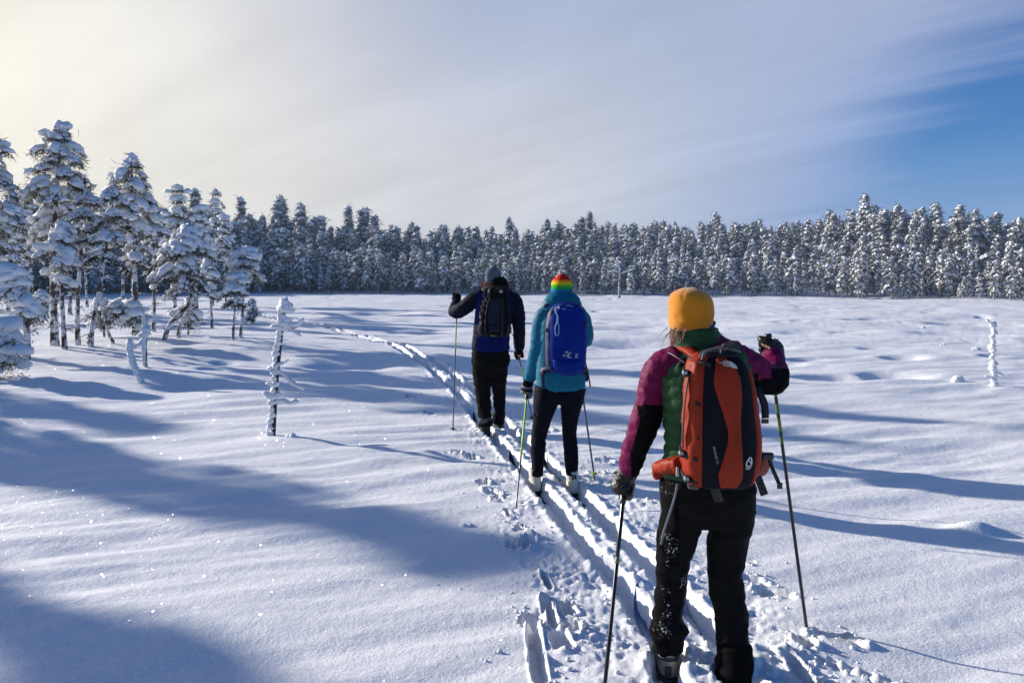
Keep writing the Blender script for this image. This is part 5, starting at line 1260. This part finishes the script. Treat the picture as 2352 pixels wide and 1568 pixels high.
# ------------------------------------------------------------------ middle skier: rainbow beanie, teal jacket, blue rucksack
def middle_skier():
    Y = 6.15; g = P(1270, 1130, Y); O = Vector((g.x, Y, in_groove(P(1227, 1128, 6.19).x, 6.19) + .016))
    root = bpy.data.objects.new('person', None); C.objects.link(root); root.location = O
    tag(root, 'skier in a rainbow-striped beanie, teal jacket and dark tights, second from the front', 'person', 'skiers')
    TEAL = fabric('teal_shell', (.002, .125, .205), .55, 150, .3, spec=.12); NAVY = fabric('navy_tights', (.003, .0035, .008), .8, spec=.08)
    GREYG = fabric('grey_glove_cloth', (.17, .17, .16), .8); WHITE = fabric('white_boot', (.62, .59, .50), .6, 60, .3)
    lm = lambda pts, **k: limb(pts, Y, O, **k); pt = lambda a, b, d=0: np.array(P(a, b, Y + d) - O); w = Y / FPX
    torso = [(1288, 896, 0, 54, .68), (1288, 878, 0, 57, .68), (1288, 840, 0, 55, .66), (1289, 800, 0, 52, .68), (1291, 755, 0, 55, .7), (1292, 722, 0, 50, .66), (1291, 704, 0, 35, .76), (1290, 690, 0, 25, .9)]
    arm_l = [(1262, 718, 0, 22, .9), (1247, 730, .01, 20), (1241, 755, .02, 19), (1236, 795, .03, 19), (1229, 830, .08, 17.5), (1220, 858, .14, 15), (1216, 872, .16, 14)]
    arm_r = [(1322, 716, 0, 22, .9), (1336, 732, .02, 19), (1343, 755, .04, 18), (1346, 776, .06, 17), (1340, 782, .14, 16), (1328, 778, .24, 14), (1318, 772, .32, 13)]
    leg_l = [(1260, 890, 0, 32, 1.0), (1254, 920, 0, 29, 1.1), (1246, 958, .02, 22, 1.1), (1238, 1000, .03, 17.5, 1.1), (1236, 1030, .02, 17.5, 1.15), (1235, 1065, .0, 14, 1.2), (1234, 1092, .0, 12.5, 1.2)]
    leg_r = [(1316, 890, 0, 30, 1.0), (1313, 920, 0, 27, 1.1), (1309, 958, .02, 20, 1.1), (1308, 1000, .03, 16, 1.1), (1311, 1030, .0, 16.5, 1.15), (1313, 1070, -.02, 15, 1.2), (1313, 1094, -.03, 12.5, 1.2)]
    arms = lambda s=1.0: [loft(lm(arm_l, shrink=s), 18, 5, up=(.2, 1, 0)), loft(lm(arm_r, shrink=s), 18, 5, up=(0, 1, .3))]
    hc = pt(1288, 661)
    foot_l = np.array([pt(1227, 1126)[0], .04, .0]); foot_r = np.array([pt(1312, 1130)[0], -.02, .0])
    hand_l = pt(1211, 900, .17); hand_r = pt(1318, 768, .40)
    tip_l = np.array(on_ground(1183, 1170)) - np.array(O) - np.array([0, 0, .06]); tip_r = np.array(on_ground(1367, 1106)) - np.array(O)
    kl = hand_l - tip_l; kr = hand_r - tip_r; dl = np.array([-.5, -.5, .8]); dr = np.array([.5, -.8, 0])
    body = arms(.72) + [loft(lm(torso, shrink=.84), 24, 4), loft(lm(leg_l, shrink=.8), 16, 4), loft(lm(leg_r, shrink=.8), 16, 4), loft([(hc[0], -.01, hc[2] - .18, .055, .058), (hc[0], .01, hc[2], .05, .055)], 14, 3), head_mesh(hc, yaw=R(18))]
    for f in (foot_l, foot_r): body.append(loft([(*f + [0, -.05, .05], .036, .034), (*f + [0, .05, .05], .04, .04), (*f + [0, .15, .03], .036, .022)], 12, 3))
    body += glove(hand_l, kl, dl, 1, s=.9) + glove(hand_r, kr, dr, 1, s=.9)
    V, F, N = fuse(body, .011, 2); solid('body', V, F, SKIN, root)
    V, F, N = fuse(arms() + [loft(lm(torso), 28, 5)], .009, 4); V = folds(V, N, .0065, (6, 6, 10), 23); V = folds(V, N, .0018, (22, 22, 34), 25); jk = solid('jacket', V, F, TEAL, root)
    V, F, N = fuse([loft([(*pt(1290, 716, -.06), .17, .08), (*pt(1291, 700, -.05), .16, .11), (*pt(1290, 698, -.01), .125, .12), (*pt(1288, 695, .02), .10, .10)], 30, 5, 2.2)], .009, 3); V = folds(V, N, .007, (8, 8, 14), 27); solid('hood', V, F, TEAL, jk)
    for (wr, h, d, k) in ((arm_l[-1], hand_l, dl, kl), (arm_r[-1], hand_r, dr, kr)):
        w0 = pt(wr[0], wr[1], wr[2]); dn = d / np.linalg.norm(d)
        V, F, N = fuse(glove(h, k, d, 1, s=1.1) + [loft([(*(w0 + (w0 - h) * .2), .046, .044), (*(w0 * .5 + (h + dn * .03) * .5), .045, .038), (*(h + dn * .03), .038, .032)], 16, 4, up=(1, 0, 0))], .005, 3)
        cc = centers(V, F); dist = (cc - w0) @ ((h - w0) / np.linalg.norm(h - w0)); mi = ((dist < .055) | (np.abs(dist - .085) < .010)).astype(int); solid('glove', V, F, [GREYG, BLACK], root, mi)
    V, F, N = fuse([loft(lm([(1288, 850, 0, 47, .62), (1288, 872, 0, 50, .62), (1287, 890, 0, 54, .66), (1286, 912, 0, 54, .72), (1285, 926, 0, 40, .7)]), 26, 5, 2.1), loft(lm(leg_l), 18, 5), loft(lm(leg_r), 18, 5)], .009, 3)
    V = folds(V, N, .006, (10, 10, 26), 31); solid('tights', V, F, NAVY, root)
    for f, yw in ((foot_l, 24), (foot_r, 20)):
        V, F, N, sole = boot(f, R(yw), None, h=.15, shaft=.052, w=.050); b = solid('boot', V, F, WHITE, root); solid('sole', *sole, PLASTIC, b)
    for pts in ([(1232, 1078, -.09), (1226, 1085, -.10), (1225, 1093, -.09)], [(1242, 1080, -.09), (1243, 1090, -.10), (1240, 1095, -.09)], [(1316, 1090, -.11), (1317, 1102, -.12)], [(1321, 1090, -.11), (1323, 1100, -.12)]):
        V, F = ribbon([pt(*q) for q in pts], .014, .006, (1, 0, 0)); solid('lace_loop', V, F, BLACK, root)
    zr = pt(1289, 682)[2]; cx = pt(1289, 655)[0]
    prof = [(0, 23.5, .085), (.02, 24.3, .094), (.06, 24.6, .10), (.105, 23.8, .097), (.14, 20.5, .082), (.165, 14.5, .058), (.185, 8, .03), (.192, 2, .006)]
    V, F = loft([(cx + .012 * (p[0] / .19), .012, zr + p[0], p[1] * w, p[2]) for p in prof], 40, 5, 2.15); nn = V - np.array([cx, .012, zr + .08]); nn /= np.linalg.norm(nn, axis=1)[:, None]; V = V + nn * (.004 * noise3(V * 26, 3) + .005 * noise3(V * 10, 4))[:, None]
    solid('beanie', V, F, rainbow(zr, zr + .20), root)
    rng = np.random.RandomState(5); roots = [(np.array([cx - .075 + rng.normal() * .012, .0 + rng.normal() * .03, zr + .01 + .01 * rng.rand()]), (-.15, .0, -.9)) for i in range(120)]
    HB = fabric('auburn_hair', (.22, .08, .03), .5, 300, .3); V, F = strands(rng, roots, .15, .10, .003, .02); solid('hair', V, F, HB, root)['kind'] = 'stuff'
    # rucksack
    BLUE = fabric('royal_blue_pack_cloth', (.001, .016, .19), .6, 170, .3, spec=.06); DBLUE = fabric('dark_blue_pack_side', (.004, .008, .055), .6); PALE = fabric('pale_blue_cord', (.10, .24, .45), .5); MARK = fabric('pale_print', (.40, .44, .48), .6)
    pk = bpy.data.objects.new('rucksack', None); C.objects.link(pk); pk.location = O; tag(pk, 'royal blue rucksack worn over the teal jacket', 'backpack')
    dy = -.26
    def ring(xl, xr, py, b, d=dy):
        l, r = P(xl, py, Y + d - .05), P(xr, py, Y + d - .05); return ((l.x + r.x) / 2 - O.x, d, l.z - O.z, (r.x - l.x) / 2, b)
    K = Pack([ring(1290, 1325, 861, .05, dy + .03), ring(1270, 1340, 853, .10), ring(1258, 1345, 838, .125), ring(1256, 1348, 800, .135), ring(1256, 1349, 770, .135), ring(1258, 1348, 740, .125), ring(1264, 1343, 716, .11), ring(1274, 1331, 702, .085), ring(1288, 1318, 695, .05, dy + .03)], 2.6)
    K.smooth(5); V, F = K.body(); N = V - V.mean(0); N /= np.linalg.norm(N, axis=1)[:, None]; V = folds(V, N, .008, (7, 7, 12), 41); solid('pack_body', V, F, BLUE, pk)
    V, F = K.patch(-100, -55, .12, .85, .003, .006, 8, 30, .006, (20, 20, 20), 2); solid('side_panel', V, F, DBLUE, pk)
    V, F = K.patch([(0, -34), (.3, -40)], [(0, 34), (.3, 40)], .05, .30, .003, .016, 14, 16, .006, (16, 16, 16), 8); solid('lower_pocket', V, F, BLUE, pk)
    V, F = K.patch([(.72, -46), (1, -20)], [(.72, 34), (1, 20)], .76, .97, .003, .012, 14, 16, .010, (18, 18, 18), 9); solid('lid', V, F, BLUE, pk)
    s_ = lambda th, v, o=.012: K.at(th, v, o)[0]
    V, F = rodmesh(catmull([s_(-28, .92, .02), s_(-38, .84, .024), s_(-34, .76, .024), s_(-25, .70, .022), s_(-24, .62, .018)], 4), .008, 7); solid('hose', V, F, PALE, pk)
    V, F = rodmesh(catmull([s_(-24, .64, .014), s_(-30, .58, .016), s_(-27, .51, .016), s_(-20, .52, .016), s_(-20, .60, .014), s_(-24, .64, .014)], 4), .006, 6); solid('cord_loop', V, F, PALE, pk)
    V, F = ball(s_(-27, .84, .03), (.010, .008, .010)); solid('toggle', V, F, LOGO, pk)
    for th, v in ((-10, .80), (10, .86), (2, .88)):
        V, F = ribbon([s_(th - 5, v, .022), s_(th, v + .012, .024), s_(th + 6, v + .004, .022)], .008, .003, (0, 0, 1)); solid('lash_tab', V, F, PALE, pk)
    p = s_(0, .33, .016); r = np.array([1, 0, 0.0]); u = np.array([0, 0, 1.0])
    V, F = merge([ribbon([p + r * -.020 + u * .030, p + r * .006 + u * .030], .010, .002, u), ribbon([p + r * .030 + u * .022, p + r * .012 + u * .020, p + r * .010 - u * .012, p + r * .028 - u * .012], .007, .002, (1, 0, 1)), ribbon([p + r * -.022 + u * .012, p + r * -.022 - u * .006], .007, .002, r), ribbon([p + r * -.038 + u * .006, p + r * -.036 - u * .002], .007, .002, r), ribbon([p + r * -.006 + u * .012, p + r * .002 + u * .004, p + r * -.006 - u * .012], .006, .002, r)]); solid('logo', V, F, MARK, pk)
    for q in (.066, .076):
        V, F = ribbon([p + r * q + u * .018, p + r * (q - .003) - u * .018], .005, .002, r); solid('print', V, F, MARK, pk)
    for th, v in ((-58, .2), (-70, .55), (62, .62), (66, .18)):
        V, F = block(s_(th, v, .012), (.016, .022, .03)); solid('buckle', V, F, PLASTIC, pk)
    V, F = ribbon([pt(1258, 700, -.14), pt(1254, 708, -.06), pt(1256, 724, .05), pt(1262, 760, .12)], .055, .015, (1, 0, .1), 6); solid('shoulder_strap', V, F, DBLUE, pk)
    V, F = ribbon([pt(1322, 700, -.14), pt(1328, 708, -.06), pt(1328, 724, .05), pt(1322, 760, .12)], .055, .015, (1, 0, .1), 6); solid('shoulder_strap', V, F, DBLUE, pk)
    V, F = ribbon([pt(1262, 848, -.15), pt(1246, 852, -.10), pt(1238, 858, .02), pt(1242, 862, .14)], .06, .015, (0, 0, 1), 6); solid('hip_belt', V, F, DBLUE, pk)
    V, F = ribbon([pt(1250, 850, -.2), pt(1247, 866, -.21), pt(1249, 894, -.20)], .03, .004, (1, 0, 0)); solid('dangling_strap', V, F, DBLUE, pk)
    V, F = ribbon([pt(1338, 848, -.15), pt(1346, 852, -.08), pt(1346, 858, .04)], .06, .015, (0, 0, 1), 6); solid('hip_belt', V, F, DBLUE, pk)
    V, F = ribbon([pt(1344, 830, -.22), pt(1350, 855, -.22), pt(1356, 888, -.22)], .012, .004, (1, 0, 0)); solid('dangling_strap', V, F, WEB, pk)
    V, F = ribbon([pt(1343, 850, -.2), pt(1348, 865, -.2), pt(1347, 876, -.2)], .022, .004, (1, 0, 0)); solid('dangling_strap', V, F, DBLUE, pk)
    # poles, skis
    o_ = np.array(O)
    def grip_top(h, tip): d = h - tip; return h + o_ + d / np.linalg.norm(d) * .08
    pole(grip_top(hand_l, tip_l), tip_l + o_, 'lime and black ski pole in the grey-gloved left hand of the rainbow-hatted skier', [(LIME, 0), (POLE_BLACK, .58), (GREYPOLE, .70)])
    pole(grip_top(hand_r, tip_r), tip_r + o_, 'thin grey ski pole right of the rainbow-hatted skier with a lime basket', [(GREYPOLE, 0)], basket=LIME)
    for f, nm in ((foot_l, 'left'), (foot_r, 'right')):
        hd = TRACK[np.argmin((TRACK[:, 1] - Y - 1.0) ** 2)] - TRACK[np.argmin((TRACK[:, 1] - Y) ** 2)]; ad = np.array([hd[0], hd[1], 0]); ad /= np.linalg.norm(ad); b = f + o_ + np.array([0, 0, -.018])
        ski('ski', b - ad * .34 - np.array([0, 0, .012]), b + ad * 1.02, .062, POLE_BLACK, f'black ski in the {nm} groove under the rainbow-hatted skier')
middle_skier()

# ------------------------------------------------------------------ leading skier: grey beanie, navy jacket, black rucksack
def leading_skier():
    Y = 8.35; g = P(1128, 1005, Y); O = Vector((g.x, Y, in_groove(P(1114, 1014, 8.32).x, 8.32) + .03))
    root = bpy.data.objects.new('person', None); C.objects.link(root); root.location = O
    tag(root, 'leading skier in a grey beanie, navy jacket and black trousers, left elbow raised', 'person', 'skiers')
    DNAVY = fabric('dark_navy_shell', (.0025, .0045, .016), .7, 150, .3, spec=.06); ROYAL = fabric('royal_blue_shell', (.0012, .005, .075), .65, 150, .3, spec=.06); GREYB = fabric('grey_beanie', (.085, .115, .14), .9, 220, .4)
    lm = lambda pts, **k: limb(pts, Y, O, **k); pt = lambda a, b, d=0: np.array(P(a, b, Y + d) - O); w = Y / FPX
    torso = [(1127, 806, 0, 41, .7), (1127, 796, 0, 43.5, .68), (1129, 765, 0, 42, .66), (1133, 730, 0, 42, .68), (1138, 700, 0, 45, .66), (1142, 678, 0, 42, .62), (1142, 664, 0, 28, .8), (1140, 652, 0, 19, .95)]
    arm_l = [(1112, 678, 0, 17, .9), (1092, 686, .02, 17), (1072, 702, .06, 17), (1054, 714, .12, 16.5), (1045, 716, .18, 15), (1046, 706, .26, 13), (1049, 695, .34, 11)]
    arm_r = [(1172, 680, 0, 17, .9), (1184, 694, .01, 16), (1190, 722, .02, 15.5), (1192, 750, .03, 14.5), (1193, 778, .08, 13), (1192, 800, .12, 11.5)]
    leg_l = [(1108, 806, 0, 23, 1.0), (1107, 835, 0, 22, 1.1), (1108, 864, .01, 20.5, 1.1), (1109, 896, .02, 17, 1.1), (1112, 930, .0, 15, 1.15), (1114, 958, -.02, 14.5, 1.15), (1116, 978, -.03, 15.5, 1.2)]
    leg_r = [(1146, 806, 0, 23, 1.0), (1146, 835, .0, 21, 1.1), (1145, 864, .02, 19, 1.1), (1146, 896, .04, 14.5, 1.1), (1147, 930, .07, 12.5, 1.15), (1146, 952, .10, 12.5, 1.15), (1144, 970, .12, 13.5, 1.2)]
    arms = lambda s=1.0: [loft(lm(arm_l, shrink=s), 18, 5, up=(0, 1, .3)), loft(lm(arm_r, shrink=s), 18, 5, up=(.2, 1, 0))]
    hc = pt(1132, 636); foot_l = np.array([pt(1114, 1010)[0], -.03, .0]); foot_r = np.array([pt(1144, 990)[0], .34, .0])
    hand_l = pt(1050, 686, .40); hand_r = pt(1191, 815, .16)
    tip_l = np.array(on_ground(1040, 988)) - np.array(O) - np.array([0, 0, .05]); tip_r = np.array(on_ground(1224, 958)) - np.array(O) - np.array([0, 0, .05])
    kl = hand_l - tip_l; kr = hand_r - tip_r; dl = np.array([-.5, -.8, .1]); dr = np.array([.4, -.5, .8])
    body = arms(.72) + [loft(lm(torso, shrink=.84), 24, 4), loft(lm(leg_l, shrink=.8), 16, 4), loft(lm(leg_r, shrink=.8), 16, 4), loft([(hc[0] + .03, -.01, hc[2] - .18, .06, .062), (hc[0], .01, hc[2], .055, .06)], 14, 3), head_mesh(hc, (.070, .090, .108), R(24))]
    for f in (foot_l, foot_r): body.append(loft([(*f + [0, -.05, .05], .038, .035), (*f + [0, .05, .05], .042, .04), (*f + [0, .16, .03], .038, .022)], 12, 3))
    body += glove(hand_l, kl, dl, 1, s=.95) + glove(hand_r, kr, dr, 1, s=.95)
    V, F, N = fuse(body, .012, 2); solid('body', V, F, SKIN, root)
    V, F, N = fuse(arms() + [loft(lm(torso), 28, 5)], .010, 4); V = folds(V, N, .008, (7, 7, 10), 53); V = folds(V, N, .002, (22, 22, 34), 55)
    cc = centers(V, F); x0 = pt(1095, 700)[0]; x1 = pt(1172, 700)[0]; mi = ((cc[:, 0] > x0) & (cc[:, 0] < x1) & (cc[:, 2] < pt(1130, 672)[2])).astype(int)
    solid('jacket', V, F, [DNAVY, ROYAL], root, mi)
    V, F, N = fuse([loft([(*pt(1144, 664, -.04), .125, .11), (*pt(1144, 654, -.02), .115, .11), (*pt(1142, 645, 0), .10, .10)], 26, 5)], .010, 3); solid('collar', folds(V, N, .008, (12, 12, 20), 3), F, BLACK, root)
    for (wr, h, d, k) in ((arm_l[-1], hand_l, dl, kl), (arm_r[-1], hand_r, dr, kr)):
        w0 = pt(wr[0], wr[1], wr[2]); dn = d / np.linalg.norm(d)
        V, F, N = fuse(glove(h, k, d, 1, s=1.12) + [loft([(*(w0 + (w0 - h) * .2), .05, .048), (*(w0 * .5 + (h + dn * .03) * .5), .046, .040), (*(h + dn * .03), .040, .034)], 16, 4, up=(1, 0, 0))], .0055, 3); solid('glove', V, F, BLACK, root)
    V, F, N = fuse([loft(lm([(1127, 780, 0, 35, .60), (1127, 796, 0, 38, .60), (1127, 815, 0, 43, .70), (1126, 840, 0, 41, .72), (1126, 862, 0, 26, .7)]), 26, 5, 2.1), loft(lm(leg_l), 18, 5), loft(lm(leg_r), 18, 5)], .010, 3)
    V = folds(V, N, .013, (7, 7, 12), 61); V = folds(V, N, .005, (20, 20, 34), 63); solid('trousers', V, F, BLACK, root)
    for f, yw in ((foot_l, 30), (foot_r, 28)):
        V, F, N, sole = boot(f, R(yw), None, h=.17, shaft=.06, w=.054); b = solid('boot', V, F, LEATHER, root); solid('sole', *sole, PLASTIC, b)
        V, F = loft([(f[0], f[1] - .01, f[2] + .17, .070, .075), (f[0], f[1] - .01, f[2] + .20, .078, .082), (f[0], f[1] - .01, f[2] + .23, .072, .078)], 20, 4); V = V + .008 * noise3(V * 25, 3)[:, None]; solid('gaiter', V, F, fabric('frosted_gaiter', (.06, .07, .08), .85), root)
    zr = pt(1132, 645)[2]; cx = pt(1132, 640)[0]
    V, F = loft([(cx + .006, .012, zr - .012, .085, .095), (cx + .004, .012, zr + .01, .092, .104), (cx, .012, zr + .06, .093, .108), (cx - .002, .012, zr + .11, .084, .095), (cx - .004, .012, zr + .145, .056, .064), (cx - .006, .012, zr + .158, .02, .02), (cx - .006, .012, zr + .160, .003, .003)], 40, 5, 2.1)
    nn = V - np.array([cx, .012, zr + .06]); nn /= np.linalg.norm(nn, axis=1)[:, None]; V = V + nn * (.005 * noise3(V * 14, 4))[:, None]; hat = solid('beanie', V, F, GREYB, root)
    V, F = rodmesh([(cx + .102 * math.cos(a), .012 + .112 * math.sin(a), zr + .075 + .016 * math.sin(a)) for a in np.linspace(R(95), R(195), 10)], .014, 8); g_ = solid('goggles', V, F, PLASTIC, hat)
    rng = np.random.RandomState(6); roots = [(np.array([cx - .06 + rng.normal() * .02, .0 + rng.normal() * .02, zr - .01]), (-.35, -.1, -.6)) for i in range(60)]
    V, F = strands(rng, roots, .10, .08, .003, .02); solid('hair', V, F, fabric('ginger_hair', (.30, .12, .04), .5, 300, .3), root)['kind'] = 'stuff'
    # rucksack
    DG = fabric('dark_grey_pack', (.0035, .004, .006), .8, 160, .3, spec=.06); SL = fabric('slate_blue_panel', (.006, .012, .026), .7, spec=.1); GR = fabric('grey_mesh', (.03, .03, .03), .85, spec=.1); YEL = fabric('yellow_print', (.24, .24, .12), .7)
    pk = bpy.data.objects.new('rucksack', None); C.objects.link(pk); pk.location = O; tag(pk, 'black and slate rucksack on the leading skier', 'backpack'); dy = -.27
    def ring(xl, xr, py, b, d=dy):
        l, r = P(xl, py, Y + d - .05), P(xr, py, Y + d - .05); return ((l.x + r.x) / 2 - O.x, d, l.z - O.z, (r.x - l.x) / 2, b)
    K = Pack([ring(1116, 1158, 774, .06, dy + .03), ring(1104, 1168, 769, .10), ring(1101, 1171, 755, .125), ring(1102, 1171, 730, .125), ring(1106, 1170, 705, .12), ring(1112, 1168, 690, .11), ring(1118, 1167, 680, .10)], 3.0)
    K.smooth(5); V, F = K.body(); N = V - V.mean(0); N /= np.linalg.norm(N, axis=1)[:, None]; solid('pack_body', folds(V, N, .006, (9, 9, 12), 71), F, DG, pk)
    Lid = Pack([ring(1122, 1162, 683, .085, dy + .01), ring(1119, 1167, 679, .115), ring(1119, 1167, 669, .12), ring(1121, 1166, 661, .11), ring(1128, 1160, 656, .07, dy + .02)], 2.8); Lid.smooth(4); V, F = Lid.body(); lid = solid('lid', V, F, DG, pk)
    p = Lid.at(12, .5, .004)[0]; V, F = ball(p, (.022, .004, .017)); solid('badge', V, F, SILVER, lid)
    V, F = Lid.patch(-6, 26, .62, .78, .003, .004, 8, 4); solid('badge_patch', V, F, GR, lid)
    V, F = K.patch([(.3, -14), (.9, -22)], [(.3, 10), (.9, 16)], .42, .90, .003, .008, 10, 20, .003, (16, 16, 16), 3); solid('front_panel', V, F, SL, pk)
    V, F = K.patch(-12, 9, .27, .40, .003, .006, 8, 8, .002, (16, 16, 16), 4); solid('lower_panel', V, F, SL, pk)
    for th in (-27, 21):
        V, F = K.patch(th - 3, th + 3, .1, .95, .004, .004, 3, 24); solid('compression_strap', V, F, WEB, pk)
    V, F = K.patch(-96, -48, .1, .40, .003, .014, 8, 12, .006, (16, 16, 16), 6); solid('mesh_pocket', V, F, GR, pk)
    V, F = K.patch(50, 96, .1, .40, .003, .014, 8, 12, .006, (16, 16, 16), 7); solid('mesh_pocket', V, F, GR, pk)
    rngp = np.random.RandomState(8)
    for v in (.55, .66, .78, .9):
        V, F = ribbon([K.at(-92, v, .012)[0], K.at(-70, v + .03, .018)[0], K.at(-48, v - .02, .012)[0]], .016, .004, (0, 0, 1)); solid('lash_strap', V, F, GR, pk)
    for a, b in ((1103, 727), (1104, 742), (1123, 668)):
        V, F = block(pt(a, b, -.36), (.018, .016, .03)); solid('buckle', V, F, SILVER, pk)
    p = K.at(-8, .17, .006)[0]; text_on('Intry', .036, p + np.array([-.012, 0, -.004]), (1, 0, 0), (0, 0, 1), YEL, pk, 'print', shear=.3)
    V, F = ribbon([K.at(-8, .13, .008)[0], K.at(4, .13, .008)[0]], .008, .002, (0, 0, 1)); solid('print', V, F, YEL, pk)
    for x in (1112, 1164):
        V, F = ribbon([pt(x + 2, 668, -.18), pt(x, 664, -.06), pt(x, 676, .08), pt(x, 700, .14)], .06, .015, (1, 0, .1), 6); solid('shoulder_strap', V, F, WEB, pk)
    V, F = ribbon([pt(1168, 752, -.22), pt(1174, 762, -.2), pt(1181, 775, -.2)], .010, .003, (1, 0, 0)); solid('dangling_strap', V, F, WEB, pk)
    V, F = ribbon([pt(1128, 656, -.2), pt(1116, 664, -.28), pt(1112, 684, -.33)], .028, .006, (1, 0, 0)); solid('load_strap', V, F, GR, pk)
    o_ = np.array(O)
    def grip_top(h, tip): d = h - tip; return h + o_ + d / np.linalg.norm(d) * .08
    pole(grip_top(hand_l, tip_l), tip_l + o_, 'slim pole planted in the leading skier\'s raised left hand', [(GREYPOLE, 0), (LIME, .22), (GREYPOLE, .40)])
    pole(grip_top(hand_r, tip_r), tip_r + o_, 'slim pole slanting from the leading skier\'s lowered right hand', [(GREYPOLE, 0), (LIME, .22), (GREYPOLE, .34)])
    for f, nm in ((foot_l, 'left'), (foot_r, 'right')):
        yy = f[1] + Y; hd = TRACK[np.argmin((TRACK[:, 1] - yy - 1.2) ** 2)] - TRACK[np.argmin((TRACK[:, 1] - yy) ** 2)]; ad = np.array([hd[0], hd[1], 0]); ad /= np.linalg.norm(ad); b = f + o_ + np.array([0, 0, -.018])
        ski('ski', b - ad * .36 - np.array([0, 0, .012]), b + ad * .95, .064, POLE_BLACK, f'black ski in the {nm} groove under the leading skier')
leading_skier()
print('unique faces', sum(len(m.polygons) for m in bpy.data.meshes))

# ------------------------------------------------------------------ the cold air over the bog
def haze():
    bm = bmesh.new(); bmesh.ops.create_cube(bm, size=1.0)
    for v in bm.verts: v.co = Vector((v.co.x * 620, v.co.y * 620 + 60, -3.0 + (v.co.z + .5) * 31.0))
    me = bpy.data.meshes.new('haze'); bm.to_mesh(me); bm.free()
    m = bpy.data.materials.new('haze'); m.use_nodes = True; nt = m.node_tree; nt.nodes.clear()
    o = nt.nodes.new('ShaderNodeOutputMaterial'); v = nt.nodes.new('ShaderNodeVolumePrincipled'); nt.links.new(v.outputs[0], o.inputs['Volume'])
    v.inputs['Color'].default_value = (.60, .78, 1.0, 1); v.inputs['Density'].default_value = .00042; v.inputs['Anisotropy'].default_value = 0.0
    me.materials.append(m); h = link('haze', me); h['kind'] = 'stuff'
haze()
